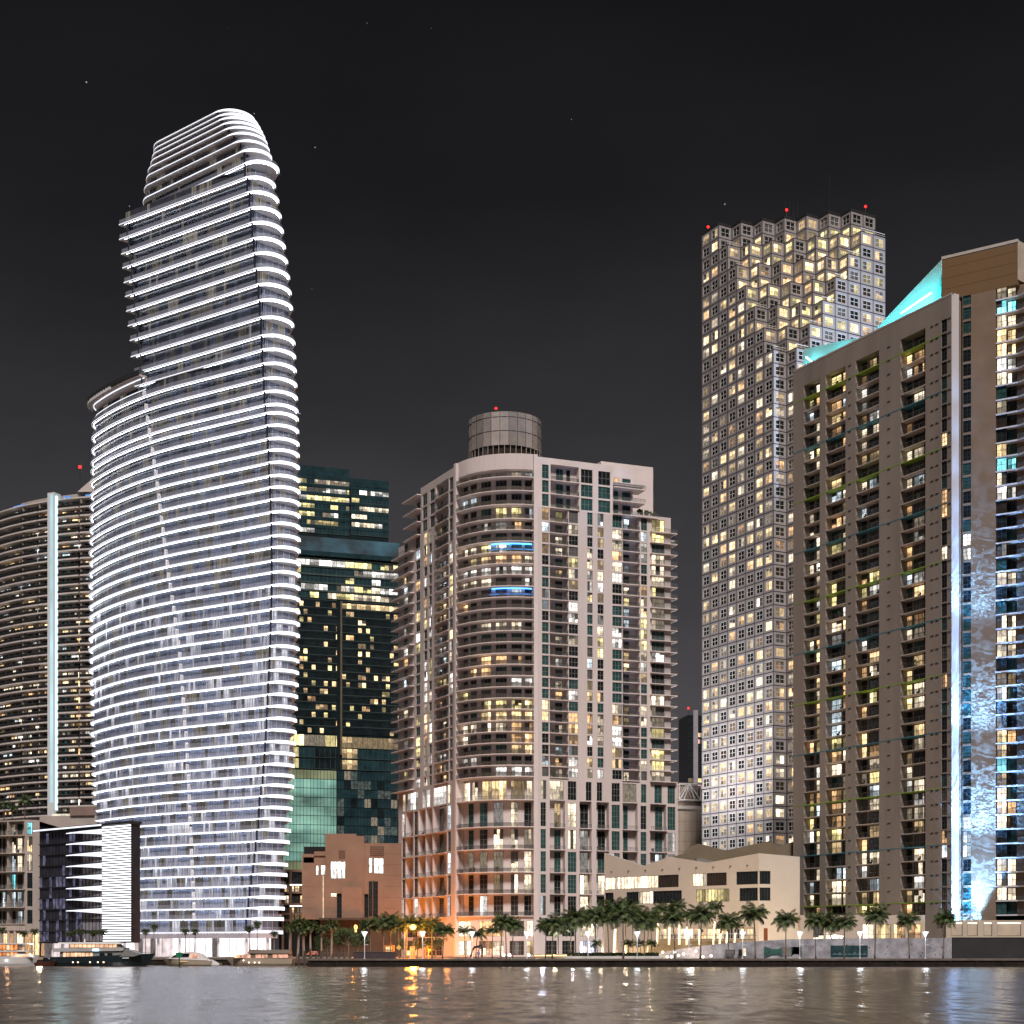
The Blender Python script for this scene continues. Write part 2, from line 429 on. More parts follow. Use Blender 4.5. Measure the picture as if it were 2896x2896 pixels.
for i in range(60):
    x = XS+i*5.2; mb.box(x, x+.45, YW-.16, YW-.002, -3, GZ-.4, SEAW)
cp = MB(); cp.prism([(XS-.05, YW-.25), (400, YW-.25), (400, YW+1.1), (XS-.05, YW+1.1)], GZ-.35, GZ, SEAC)
th = Thing('seawall', 'long dark streaked concrete seawall along the right bank', 'seawall', (XS, YW, 0)); th.part('wall').mb = mb; th.part('coping').mb = cp; th.done()
mb = MB(); mb.box(-400, XS-.3, YB, YB+.5, -3, GZ-.35, SEAW); mb.box(XS-.28, XS+.0, YW+1.2, YB+.5, -3, GZ-.35, SEAW)
cp = MB(); cp.box(-400, XS-.05, YB-.2, YB+1.2, GZ-.35, GZ, SEAC)
th = Thing('marina_quay', 'low dark quay wall behind the moored boats', 'quay', (XS-40, YB, 0)); th.part('wall').mb = mb; th.part('coping').mb = cp; th.done()

# ================================================================== the white-lit sail tower
def c1(x, y): return 200+x/2.147, 280+y/2.147
def c5y(y): return 2200+y/2.776
ys1 = [75, 100, 122, 150, 180, 215, 260, 315, 385, 470, 560, 655, 745, 840, 930, 1025, 1120, 1215, 1320, 1430, 1515, 1600, 1690, 1770, 1850]
FL = [280+y/2.147 for y in ys1]+[1000+y/2.147 for y in (355, 430, 510, 580, 655, 735, 805, 880, 955, 1025, 1100, 1170, 1250, 1320, 1400, 1470, 1545, 1620, 1690, 1770, 1845)]
FL += [1893, 1927, 1961, 1995, 2029, 2062, 2095, 2127, 2159, 2189, 2218, 2249, 2281, 2313, 2344, 2376.5, 2409, 2441, 2470, 2503, 2535, 2566, 2596, 2634]
cor = [(75, 880), (100, 892), (120, 905), (150, 920), (180, 938), (215, 962), (260, 995), (315, 1035), (385, 1058), (470, 1061), (560, 1075), (650, 1088), (745, 1096), (840, 1105), (930, 1114), (1025, 1121), (1120, 1131), (1215, 1144), (1430, 1158), (1600, 1167), (1850, 1180)]
nos = [(75, 1048), (100, 1065), (120, 1078), (150, 1093), (180, 1108), (215, 1124), (260, 1143), (315, 1165), (385, 1204), (470, 1216), (560, 1236), (650, 1250), (745, 1263), (840, 1275), (930, 1288), (1025, 1299), (1120, 1309), (1215, 1318), (1430, 1333), (1600, 1341), (1850, 1352)]
TC = [(280+y/2.147, 200+x/2.147) for y, x in cor]+[(1000+y/2.147, 200+x/2.147) for y, x in ((510, 1196), (655, 1204), (805, 1210), (955, 1217), (1100, 1221), (1250, 1223), (1400, 1224), (1545, 1222), (1690, 1217))]+[(1900, 763), (2060, 755), (2160, 749), (2218, 744), (2281, 735), (2344, 732), (2409, 724), (2470, 717), (2535, 707), (2596, 701), (2640, 697)]
TN = [(280+y/2.147, 200+x/2.147) for y, x in nos]+[(1000+y/2.147, 200+x/2.147) for y, x in ((510, 1360), (655, 1363), (805, 1367), (955, 1369), (1100, 1370), (1250, 1370), (1400, 1369), (1545, 1367), (1690, 1365))]+[(1900, 833), (2060, 826), (2160, 820), (2218, 818), (2281, 813), (2344, 809), (2409, 802), (2470, 798), (2535, 792), (2596, 787), (2640, 784)]
crl = [(280+y/2.147, 200+x/2.147) for y, x in ((75, 536), (100, 528), (122, 520), (150, 510), (180, 501), (215, 492), (260, 478), (315, 463), (385, 449))]
seam = [(499, 355), (700, 374), (1025, 403), (1300, 440), (1600, 475), (1810, 503), (2100, 524), (2600, 545)]
lowl = [(1025, 264), (1300, 256), (1600, 253), (1800, 254), (2000, 258), (2300, 268), (2640, 290)]
YT = 420.0
def head(s, kind):
    if kind == 'crown': return 40
    if kind == 'upper': return 35
    return 33 if s < 28 else min(60, 33+(s-28)*.5)
def outline(py):
    cxp, nxp = lerp(TC, py), lerp(TN, py)
    kind = 'crown' if py < 470 else ('upper' if py < 1015 else 'lower')
    lx = lerp(crl, py) if kind == 'crown' else (lerp(seam, py)-17 if kind == 'upper' else lerp(lowl, py))
    C = (kx(cxp)*YT, YT); left = [C]; s = 0; x, y = C; st = .8
    while CX+F*x/y > lx and s < 130:
        t = R(head(s, kind)); x -= cos(t)*st; y += sin(t)*st; s += st; left.append((x, y))
    if kind != 'upper':                       # rounded far end
        t0 = head(s, kind); r = 3.5
        for i in range(1, 8):
            t = R(t0+(115-t0)*i/7); x -= cos(t)*r*.35; y += sin(t)*r*.35; left.append((x, y))
    left = left[::-1]
    w = (nxp-cxp)*YT/F; r = w/1.2
    h0, h1 = (-16, 92) if kind != 'crown' else (-36, 100)
    c = (C[0]-r*sin(R(h0)), C[1]+r*cos(R(h0)))
    ns = arc(c, r, h0, h1, 14)
    return left, ns, C, kind
SLAB = M('white_slab', (.78, .78, .80), .6, .06)
SOFF = M('slab_soffit', (.74, .74, .78), .6, .05)
LED = E('white_light_strip', (.88, .91, 1), 1.35)
LEDN = E('white_light_strip_nose', (.90, .93, 1), 1.7)
TG = [M('tower_glass', (.060, .063, .085), .16, .4, .25, .5), M('tower_glass_dusk', (.17, .175, .22), .25, .35, .25, .5), M('tower_glass_black', (.022, .023, .032), .12, .4, .3, .5)]
TGL = [M('tower_glass_painted_glow_%d' % k, tuple(c*(.06+.055*k) for c in (.84, .93, 1.26)), .22, .35, .6, .5) for k in range(7)]  # stepped paler glass: the tower's lower glow put into its colour
LEDI = E('white_cove_strip', (.84, .90, 1), 21)
SK_ = (3.2, 3.2, .25)
TLIT = [E('tower_room_tan', (.60, .52, .40), .22, .9, .9, 'NONE', SK_), E('tower_glow_pale', (.74, .74, .90), .38, .8, .9, 'NONE', SK_), E('tower_room_brown', (.45, .38, .30), .12, .95, .9, 'NONE', SK_), E('tower_glow_white', (.9, .9, 1), .60, .7, .9, 'NONE', SK_), E('tower_glow_haze', (.62, .63, .80), .26, .6, .6, 'NONE', SK_)]  # pale, white and haze panels put the tower's glow in as emission
BAL = mix_clear('balustrade_glass', (.50, .54, .68), .34, .35)
FASC = M('roof_fascia', (.42, .36, .34), .6, .1)
tw = Thing('sail_tower', 'tall white-lit sail-shaped tower with glowing balcony edges at left', 'tower', (kx(600)*440, 440, GZ))
outs = [outline(y) for y in FL]
for i, py in enumerate(FL):
    left, ns, C, kind = outs[i]; z = zof(py, YT); pts = left+ns[1:]; nl = len(left)
    zn = zof(FL[i-1], YT) if i else z+1.2
    T = pts[-1]; L0 = pts[0]
    dep = 13 if kind != 'crown' else 9
    back = [(T[0]-4, T[1]+dep), (L0[0]+9, L0[1]+dep-4)]
    n = tw.part('floor_slab'); n.mb.prism(pts+back, z-.42, z, SLAB, mbot=SOFF)
    # light strip along the slab edge, thick round the nose
    st = n.sub('light_strip').mb; pa = Pa(pts); crown = kind == 'crown'
    for k in range(len(pts)-1):
        hh = []
        for q in (k, k+1):
            u = max(0, min(1, (q-nl+2)/5)); e = max(0, min(1, 1-q/7)) if kind == 'lower' else 0
            hh.append((.065+.045*min(1, i/30)+.34*u+.22*e+(.06 if crown else 0))*(1 if zn-z > 2 else .72))
        P = [pa.xy(pa.l[q], .05) for q in (k, k+1)]
        zc = z-.22
        st.face([(P[0][0], P[0][1], zc-hh[0]), (P[1][0], P[1][1], zc-hh[1]), (P[1][0], P[1][1], zc+hh[1]), (P[0][0], P[0][1], zc+hh[0])], LEDN if k >= nl-2 else LED)
    for k in range(2, len(pts)-1) if py > 440 else ():          # cove light under the slab edge, shining back on the glass
        P = [pa.xy(pa.l[q], -.44) for q in (k, k+1)]+[pa.xy(pa.l[q], -.56) for q in (k+1, k)]
        st.face([(x_, y_, z-.425) for x_, y_ in P], LEDI)
    if i == 0: continue
    # balustrade
    b = tw.part('balustrade').mb
    H = min(1.15, (zn-z)*.45)
    for k in range(len(pts)-1):
        P = [pa.xy(pa.l[q], -.15) for q in (k, k+1)]
        b.face([(P[0][0], P[0][1], z), (P[1][0], P[1][1], z), (P[1][0], P[1][1], z+H), (P[0][0], P[0][1], z+H)], BAL)
    # glass line set back from the slab edge
    g = tw.part('window_band').mb
    fa = Pa(left); inset = -1.1
    sx = lerp(seam, py) if kind == 'upper' else None
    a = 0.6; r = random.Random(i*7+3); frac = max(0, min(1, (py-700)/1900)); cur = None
    while a < fa.len-.3:
        a2 = min(fa.len-.05, a+.95)
        p, q = fa.xy(a, inset), fa.xy(a2, inset)
        if sx is None or proj(p[0], p[1], z)[0] > sx:
            near = a/fa.len
            if cur is None or r.random() < .62:
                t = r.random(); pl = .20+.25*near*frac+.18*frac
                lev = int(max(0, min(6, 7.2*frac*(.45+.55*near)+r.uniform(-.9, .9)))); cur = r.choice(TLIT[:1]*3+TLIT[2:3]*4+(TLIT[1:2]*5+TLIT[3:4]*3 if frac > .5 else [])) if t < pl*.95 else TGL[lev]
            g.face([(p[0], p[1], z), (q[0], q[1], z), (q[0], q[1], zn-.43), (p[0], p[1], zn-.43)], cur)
            m0 = fa.xy(a, inset+.06); m1 = fa.xy(a+.07, inset+.06)
            g.face([(m0[0], m0[1], z), (m1[0], m1[1], z), (m1[0], m1[1], zn-.43), (m0[0], m0[1], zn-.43)], FRAME_D)
        a = a2
    # glass behind the nose, straight back from the corner
    e0 = (C[0]-.3, C[1]+.7); e1 = (T[0]-1.6, T[1]+1.2)
    fr = Pa([e0, e1])
    k = max(2, int(fr.len/1.6))
    for j in range(k):
        p, q = fr.xy(fr.len*j/k, 0), fr.xy(fr.len*(j+1)/k, 0)
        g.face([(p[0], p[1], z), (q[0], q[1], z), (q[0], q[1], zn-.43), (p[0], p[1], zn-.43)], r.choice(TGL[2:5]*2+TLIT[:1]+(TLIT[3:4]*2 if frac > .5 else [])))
        m1 = fr.xy(fr.len*j/k+.12, .05); m0 = fr.xy(fr.len*j/k, .05)
        g.face([(m0[0], m0[1], z), (m1[0], m1[1], z), (m1[0], m1[1], zn-.43), (m0[0], m0[1], zn-.43)], SLAB)
    fnn = tw.part('corner_fin').mb; fnn.box(C[0]-.35, C[0]+.1, C[1]-.15, C[1]+.5, z, zn-.43, TG[2])
    if 499 <= py < 2600 and kind != 'crown':
        sp = lerp(seam, py); aa = Pa(left).a(sp); f2 = Pa(left)
        q = tw.part('seam_fin').mb; q.band(f2, aa-.12, aa+.12, -1.0, .1, z, zn-.43 if kind == 'upper' else z+1.6, SLAB if kind != 'upper' else FRAME_D, 1)
# inner core so nothing shows through
z_b, prev = GZ, None
core = tw.part('inner_core').mb
for i in range(0, len(FL)-1):
    left, ns, C, kind = outs[i+1]; z0, z1 = zof(FL[i+1], YT), zof(FL[i], YT)-.43
    fa = Pa(left); pl = [fa.xy(fa.len*k/12, -2.6) for k in range(0 if kind != 'upper' else 1, 12)]; T = ns[-1]
    pl += [(C[0]-.6, C[1]+2.2), (T[0]-3.5, T[1]+3), (T[0]-5, T[1]+9), (pl[0][0]+9, pl[0][1]+8)]
    core.prism(pl, z0, z1, CORE)
# lower block's roof canopy
left, ns, C, kind = outline(1026); f0 = Pa(left)
a1 = f0.a(404); z0 = zof(1000, YT); z1 = zof(968, YT)
n = tw.part('roof_canopy')
aq = 3.2
n.mb.band(f0, aq-2.2, a1, -9, 1.3, z1+.5, z1+1.7, FRAME_D); n.mb.band(f0, aq-1.6, a1, -4, 1.1, z1, z1+.5, FASC); n.mb.band(f0, aq, a1, -2.0, -1.2, zof(1025, YT), z1, FASC)
n.mb.band(f0, aq-1.5, a1*.62, 1.12, 1.3, z1-.1, z1+.75, SLAB)
q = n.sub('light_strip').mb; q.band(f0, aq-1.2, a1, -.55, -.4, z1-.3, z1-.02, LED); q.band(f0, aq, a1, -1.18, -1.05, zof(1003, YT), zof(1003, YT)+.25, LED)
# lobby
left, ns, C, kind = outs[-1]; zt = zof(2634, YT)-.43; pts = left+ns[1:]; pa = Pa(pts); lob = tw.part('lobby').mb
LOB = [E('lobby_light_white', (1, .95, .97), 1.6, .25, .5), E('lobby_light_rose', (1, .84, .84), .85, .3, .5), E('lobby_light_dim', (.5, .42, .42), .25, .5, .6, 'NONE')]
tw.part('lobby_fascia').mb.band(pa, 0, pa.len-4, -.1, .25, zt-1.3, zt-.02, M('lobby_fascia', (.5, .48, .55), .5))
a = 0; r = random.Random(5)
while a < pa.len-3:
    b = min(pa.len-3, a+r.uniform(2, 4.5)); px = proj(*pa.pt((a+b)/2, 0, 3))[0]
    m = LOB[2] if 576 < px < 612 or px < 452 and r.random() < .5 else (LOB[0] if px > 470 else LOB[1])
    lob.band(pa, a, b-.12, -3, -2.6, GZ, zt-.9, m); lob.band(pa, b-.12, b, -3, -2.4, GZ, zt-.9, SLAB, 1); a = b
for px in (440, 500, 610, 690, 760):
    a = pa.a(px); tw.part('column').mb.tube([pa.pt(a, -1, GZ), pa.pt(a, -1, zt-.9)], .35, 10, SLAB)
tw.done()

# ================================================================== dark annex with white louvres
AF = Fr((kx(372)*392, 392), -42); an = Thing('glass_annex', 'low dark glass annex with a bright white slatted corner', 'building', AF.pt(-20, 0, GZ))
def az(py): return AF.z(372, py)
aL, aM, aV, aE = AF.a(110), AF.a(188), AF.a(289), AF.a(372)
zt, zb = az(2326), az(2664)
DK = M('annex_metal', (.022, .022, .03), .4, .3, .4, .5)
an.part('body').mb.prism([AF.xy(aL, -.4), AF.xy(aE, -.4), AF.xy(aE-.2, -2.6), AF.xy(aL+12, -11)], zb-.2, zt-.3, DK)
rf = an.part('roof'); rf.mb.prism([AF.xy(aL-1.2, .9), AF.xy(aE+.4, .9), AF.xy(aE+.2, -2.8), AF.xy(aL+12, -11.5)], zt-.3, zt+.3, DK)
rf.sub('light_strip').mb.band(AF, aL-1.2, aV+1, .92, 1.0, zt-.25, zt+.15, LED)
nl = 46
for k in range(nl):
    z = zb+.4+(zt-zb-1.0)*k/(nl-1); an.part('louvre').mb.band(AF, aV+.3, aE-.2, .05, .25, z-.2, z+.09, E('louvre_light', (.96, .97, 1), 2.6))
an.part('louvre_frame').mb.band(AF, aV, aE, -.3, .02, zb, zt-.3, DK)
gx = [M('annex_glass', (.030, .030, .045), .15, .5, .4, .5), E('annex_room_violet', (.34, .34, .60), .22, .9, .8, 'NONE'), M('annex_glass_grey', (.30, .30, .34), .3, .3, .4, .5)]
r = random.Random(3); nf = 10
for k in range(nf):
    z0 = zb+(zt-zb-.9)*k/nf; z1 = zb+(zt-zb-.9)*(k+1)/nf; g = an.part('window_band').mb; a = aL
    while a < aV-.2:
        b = min(aV-.1, a+1.5); px = proj(*AF.pt(a, 0, z0))[0]
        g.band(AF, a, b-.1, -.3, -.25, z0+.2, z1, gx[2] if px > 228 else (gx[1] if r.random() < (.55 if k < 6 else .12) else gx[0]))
        g.band(AF, b-.1, b, -.3, -.12, z0+.2, z1, DK); a = b
    g.band(AF, aL, aV, -.35, .1, z0-.05, z0+.2, DK)
    if k > 1:
        n = an.part('curved_fin'); zz = z1-.4; m = 14
        for j in range(m):
            a, b = aM+(aV-aM)*j/m, aM+(aV-aM)*(j+1)/m; h0, h1 = .12+.85*(j/m)**1.5, .12+.85*((j+1)/m)**1.5
            d = lambda t: .15+1.0*sin(pi*min(1, t*1.1))*.8
            n.mb.face([AF.pt(a, d(j/m), zz-h0), AF.pt(b, d((j+1)/m), zz-h1), AF.pt(b, d((j+1)/m), zz+h1*.4), AF.pt(a, d(j/m), zz+h0*.4)], LED if j > 2 else LEDN)
            n.mb.face([AF.pt(a, -.2, zz+h0*.4), AF.pt(a, d(j/m), zz+h0*.4), AF.pt(b, d((j+1)/m), zz+h1*.4), AF.pt(b, -.2, zz+h1*.4)], SLAB)
            n.mb.face([AF.pt(a, d(j/m), zz-h0), AF.pt(a, -.2, zz-h0), AF.pt(b, -.2, zz-h1), AF.pt(b, d((j+1)/m), zz-h1)], SLAB)
gl = an.part('ground_floor').mb
for k in range(9):
    a, b = aL+(aE-aL)*k/9, aL+(aE-aL)*(k+1)/9; gl.band(AF, a, b-.3, -2, -1.6, GZ, zb-.2, LOB[0] if k > 5 else (LOB[1] if k % 3 else LOB[2])); gl.band(AF, b-.3, b, -2, -1, GZ, zb-.2, SLAB)
an.done()
# ================================================================== curved-corner apartment tower (centre)
WM = M('condo_stucco', (.60, .535, .52), .85, .10, .12, .2, streak=True)
WM2 = M('condo_trim', (.68, .61, .595), .8, .07, .2, .2)
YM = 440.0
Bx = kx(1518)*YM; HR, HL, RC = 21.5, -63.2, 17.5
cc = (Bx-RC*sin(R(HR)), YM+RC*cos(R(HR)))
AR = arc(cc, RC, HL, HR, 30)
FRr, FRl, FRc = Fr(AR[-1], HR), Fr(AR[0], HL), Pa(AR)
def zm(py): return zof(py, YM)
def zone_m(*a, **k): zone(*a, frame=FRAME_M, **k)
cd = Thing('apartment_tower', 'pale rose apartment tower with a curved balcony corner and round rooftop drum', 'tower', (AR[15][0], AR[15][1]+6, GZ))
LV = [zm(y) for y in [1352, 1391, 1430]+[1470+31.57*i for i in range(24)]]         # floor levels from the top
def fl(i0, i1, top):                                                                  # floors as (z0,z1), lowest first
    return [(LV[i], LV[i-1] if i > 0 else top) for i in range(i1-1, i0-1, -1)]
zroof = zm(1312); zpar = zm(1291)
HC1 = ['cream', 'cream', 'amber', 'white', 'warm', 'yellow', 'white', 'cool']
mR = Mix(.54, HC1, [G_TEAL, G_TEAL, G_TEAL, G_DARK, G_DARK, G_CURT], .55, .15, 5)
mC = Mix(.50, HC1+HC1+['cyan'], [G_DARK, G_DARK, G_TEAL, G_CURT], .6, .55, 8)
mL = Mix(.54, HC1, [G_DARK, G_DARK, G_TEAL], .5, .2, 21)
mTop = Mix(.06, HC1, [G_TEAL, G_TEAL, G_DARK], .3, .1, 4)
mE = Mix(.78, ['cream', 'white', 'cream', 'yellow'], [G_TEAL, G_DARK], .7, .3, 9)
q = lambda k, a, b, **kw: cpx(FRr, k, a, b, **kw)
# --- right-hand face
aEnd = FRr.a(1897); a1735 = FRr.a(1733)
zone_m(cd, FRr, 0, a1735, LV[2]-.3, zpar, fl(0, 3, zroof+.4), [q('W', 1533, 1552, mix=mTop), q('B', 1557, 1637, w=[(1572, 1592, 2), (1601, 1612, 1)], mix=mTop, pr=.3), q('W', 1643, 1676, nx=3, mix=mTop), q('W', 1692, 1726, nx=3, mix=mTop)], WM2, mR)
zone_m(cd, FRr, 0, aEnd, LV[26], LV[2]-.3, fl(3, 27, LV[2]), [q('W', 1533, 1552), q('B', 1555, 1606, w=[(1570, 1590, 2)], pr=.3), q('W', 1609, 1635, nx=3), q('W', 1661, 1676), q('W', 1690, 1707), q('W', 1732, 1759, nx=3), q('B', 1761, 1808, w=[(1763, 1779, 1)], pr=.3), q('W', 1813, 1830), q('W', 1843, 1879, nx=3, mix=mE)], WM, mR)
for i in range(3, 27):          # corner balconies at the far right edge
    n = cd.part('corner_balcony'); z = LV[i]
    n.mb.band(FRr, FRr.a(1838), FRr.a(1911), -5, 1.1, z-.2, z, WM2); railing(n, FRr, FRr.a(1839), FRr.a(1910), 1.0, z, 1.05, RAIL_G)
    n.subs[0].mb.band(FRr, FRr.a(1910), FRr.a(1911), -5, 1.0, z+.1, z+1, RAIL_G)
for i in range(0, 3):           # upper balconies and the plain wall behind them
    n = cd.part('corner_balcony'); z = LV[i]; e = (1822, 1822, 1858)[i]
    n.mb.band(FRr, a1735, FRr.a(e), -4, .9, z-.25, z, WM2); railing(n, FRr, a1735, FRr.a(e), .8, z, 1.05, RAIL_G)
    for p0, p1, nx in ((1736, 1748, 1), (1760, 1783, 2)): window(cd, FRr, FRr.a(p0, -1), FRr.a(p1, -1), z+.05, z+2.9, -1, nx, 2, mTop)
cd.part('wall').mb.band(FRr, a1735, FRr.a(1795), -8, -1.25, LV[2]-.3, zpar, WM2)
cd.part('roof_slab').mb.band(FRr, a1735, FRr.a(1818), -4, .7, zm(1346)-.1, zm(1338), WM2)
ob = FRr.a(1700, -9); cd.part('tall_wall').mb.band(FRr, ob, FRr.a(1847, -9), -20, -9, LV[3], FRr.z(1700, 1290)+1.6, WM2)
ob2 = FRr.a(1655, -7); cd.part('roof_box').mb.band(FRr, ob2, ob-.05, -14, -8, zpar-1, zpar+2.3, WM)
for p0, p1, py in ((1856, 1888, 1464), (1888, 1908, 1478)):
    n = cd.part('terrace_rail'); railing(n, FRr, FRr.a(p0), FRr.a(p1), -.2, zm(py+10), 1.6, RAIL_G); n.mb.band(FRr, FRr.a(p0), FRr.a(p1), -4, 0, zm(py+14), zm(py+10), WM2)
cd.part('wall').mb.band(FRr, FRr.a(1796), aEnd, -4, 0, LV[2]-.29, LV[2]+.6, WM)
n = cd.part('terrace_shrubs')
for k in range(60):
    a = FRr.a(1815)+rnd.random()*5; p = FRr.pt(a, -3+rnd.random(), LV[2]+rnd.uniform(.3, 2.6)); s = .35
    n.mb.face([(p[0]-s, p[1], p[2]-s), (p[0]+s, p[1]-.2, p[2]-s*.6), (p[0]+s*.8, p[1], p[2]+s), (p[0]-s*.6, p[1]+.2, p[2]+s)], M('shrub_green', (.03, .05, .02)))
# amenity floor and lofts
LF = [zm(y) for y in (2262, 2338, 2401, 2466, 2527, 2590)]
aLo = FRr.a(1917)
mA = Mix(.42, ['cream', 'amber', 'cream'], [G_TEAL, G_DARK], .4, .4, 31)
zone_m(cd, FRr, 0, aLo, LF[0], LV[26], [(LF[0], LV[26])], [q('W', 1529, 1545), q('W', 1554, 1594, nx=4, ny=3), q('W', 1606, 1630, nx=3, ny=3), q('W', 1657, 1673), q('W', 1688, 1703), q('W', 1730, 1753, nx=3, ny=3), q('W', 1761, 1800, nx=5, ny=3), q('W', 1813, 1828), q('W', 1851, 1872, nx=2), q('W', 1888, 1909, nx=3)], WM, mA, head=.9, sill=.3)
mF = Mix(.30, ['cream', 'white', 'amber', 'cream', 'cool'], [G_TEAL, G_TEAL, G_DARK], .6, .3, 14)
LC = [q('W', 1529, 1544, ny=4), q('B', 1555, 1598, w=[(1567, 1585, 2)], pr=.25, ny=3), q('W', 1606, 1630, nx=3, ny=4), q('B', 1639, 1673, w=[(1640, 1663, 2)], pr=.25, ny=3), q('B', 1687, 1722, w=[(1690, 1711, 2)], pr=.25, ny=3), q('W', 1730, 1753, nx=3, ny=4), q('B', 1761, 1803, w=[(1762, 1775, 1)], pr=.25, ny=3), q('W', 1812, 1828, ny=4), q('B', 1839, 1884, w=[(1852, 1873, 2)], pr=.5, ny=3), q('W', 1888, 1910, nx=3, ny=4)]
zone_m(cd, FRr, 0, aLo, LF[5], LF[0], [(LF[k], LF[k-1]) for k in range(5, 0, -1)], LC, WM, mF, rail=RAIL_G, head=.6)
# podium
LW = E('lobby_glow_white', (1, .93, .95), 1.5, .4, .4)
zone_m(cd, FRr, 0, aLo, GZ, LF[5], [(GZ, zm(2655)), (zm(2650), LF[5]-.6)], [q('W', 1545, 1575, nx=4, ny=3), q('W', 1590, 1625, nx=4, ny=3), q('W', 1640, 1690, nx=5, ny=3), q('W', 1720, 1760, nx=4, ny=3), q('W', 1790, 1850, nx=5, ny=3)], WM2, Mix(.95, ['white', 'lilac', 'cream'], [G_DARK], .8, .4, 2), head=.5)
# --- curved corner
hole = lambda k, a, b, **kw: cpx(FRc, k, a, b, **kw)
wC = [(1297, 1322, 2), (1330, 1347, 2), (1360, 1388, 3), (1401, 1433, 3), (1446, 1475, 3), (1484, 1511, 2)]
cB = [dict(k='B', a=(.9, FRc.len-.7), pr=.75, top=.15, w=[(FRc.a(x, -1.7), FRc.a(y, -1.7), n) for x, y, n in wC])]
ztop = zm(1330)
zone_m(cd, FRc, 0, FRc.len, LV[26], zpar+.5, fl(0, 27, ztop), cB, WM, mC, slab=WM2, rail=mix_clear('rail_bronze', (.075, .06, .05), .7, .5), depth=1.9)
for li, pa0, pa1, hue in ((6, 1383, 1514, (.06, .42, 1)), (10, 1385, 1514, (.05, .28, 1))):
    n = cd.part('balcony_light'); n.mb.band(FRc, FRc.a(pa0), FRc.a(pa1), .66, .70, LV[li]+.55, LV[li]+.85, E('balcony_blue_%d' % li, hue, .55, .7, .6)); n.mb.band(FRc, FRc.a(pa0), FRc.a(pa1), -1.6, -1.4, LV[li-1]-.4, LV[li-1]-.24, E('balcony_blue_tube_%d' % li, hue, 8))
cd.part('pier').mb.band(FRc, FRc.len-1.1, FRc.len-.02, -1, .85, GZ, zpar+.3, WM2); cd.part('pier').mb.band(FRc, 0.02, 1.2, -1, .85, GZ, zpar+.3, WM)
cA = [dict(k='B', a=(.9, FRc.len-.7), pr=.6, w=[(FRc.a(x, -1.7), FRc.a(y, -1.7), n) for x, y, n in ((1296, 1326, 3), (1332, 1348, 2), (1360, 1432, 7), (1444, 1485, 4), (1490, 1512, 2))])]
zone_m(cd, FRc, 0, FRc.len, LF[0], LV[26]-.02, [(LF[0], LV[26]-.4)], cA, WM, Mix(1, ['cream', 'amber', 'cream'], [G_TEAL], .7, .5, 77), slab=WM2, depth=2.2, rail=RAIL_G)
cLo = [dict(k='B', a=(1.2, FRc.len-1.1), pr=.6, ny=4, w=[(FRc.a(x, -1.7), FRc.a(y, -1.7), n) for x, y, n in ((1296, 1312, 2), (1326, 1340, 1), (1357, 1379, 2), (1396, 1423, 3), (1444, 1465, 2), (1482, 1506, 2))])]
WB = M('loft_wall', (.37, .29, .25), .9, .3, .15, .2)
zone_m(cd, FRc, 0, FRc.len, LF[5], LF[0]-.02, [(LF[k], LF[k-1]) for k in range(5, 0, -1)], cLo, WM, Mix(.5, ['cream', 'cream', 'amber', 'cream', 'white'], [G_DARK, G_TEAL, G_BROWN], .6, .3, 33), slab=WM2)
mG = Mix(1, ['amber', 'warm', 'cream'], [G_DARK], .7, .6, 3)
zone_m(cd, FRc, 0, FRc.len, GZ, LF[5]-.02, [(GZ+.2, zm(2658)), (zm(2650), zm(2601))], [hole('W', x, y, nx=n, ny=3) for x, y, n in ((1294, 1330, 4), (1354, 1424, 7), (1441, 1482, 4), (1490, 1508, 2))], WM2, Mix(.6, ['amber', 'warm', 'cream'], [G_BROWN], .8, .6, 3), head=.3, depth=.9)
# --- left-hand face
ql = lambda k, a, b, **kw: cpx(FRl, k, a, b, **kw)
aL2, aL0 = FRl.a(1190), FRl.a(1127)
zone_m(cd, FRl, aL2, -.01, LV[2]-.3, zpar, fl(0, 3, zroof), [ql('W', 1271, 1281, mix=mTop), ql('B', 1233, 1268, w=[(1238, 1252, 2)], pr=.4, mix=mTop), ql('W', 1216, 1229, mix=mTop), ql('W', 1195, 1208, mix=mTop)], WM, mL)
zone_m(cd, FRl, aL0, -.01, LV[26], LV[2]-.3, fl(3, 27, LV[2]), [ql('W', 1271, 1280), ql('B', 1232, 1268, w=[(1236, 1250, 2), (1255, 1263, 1)], pr=.4), ql('W', 1213, 1221), ql('W', 1199, 1208), ql('W', 1176, 1188), ql('W', 1142, 1153)], WM, mL)
for i in range(3, 27):
    n = cd.part('corner_balcony'); z = LV[i]
    n.mb.band(FRl, FRl.a(1127)-2.2, FRl.a(1172), -3, 1.5, z-.22, z, WM2); railing(n, FRl, FRl.a(1127)-2.1, FRl.a(1172)-.1, 1.4, z, 1.05, RAIL_G)
for i in range(0, 3):
    n = cd.part('corner_balcony'); z = LV[i]; n.mb.band(FRl, FRl.a(1150), aL2-.02, -4, 1.2, z-.25, z, WM2); railing(n, FRl, FRl.a(1150), aL2-.1, 1.1, z, 1.05, RAIL_G)
    window(cd, FRl, FRl.a(1180, -1), FRl.a(1188, -1), z+.05, z+2.8, -1.0, 2, 2, mTop)
n = cd.part('roof_slab'); n.mb.band(FRl, FRl.a(1147), aL2-.02, -4, 1.2, zm(1312), zm(1312)+.3, WM2)
cd.part('wall').mb.band(FRl, FRl.a(1166), aL2-.01, -9, -1.1, LV[2]-.28, zm(1312)-.02, WM)
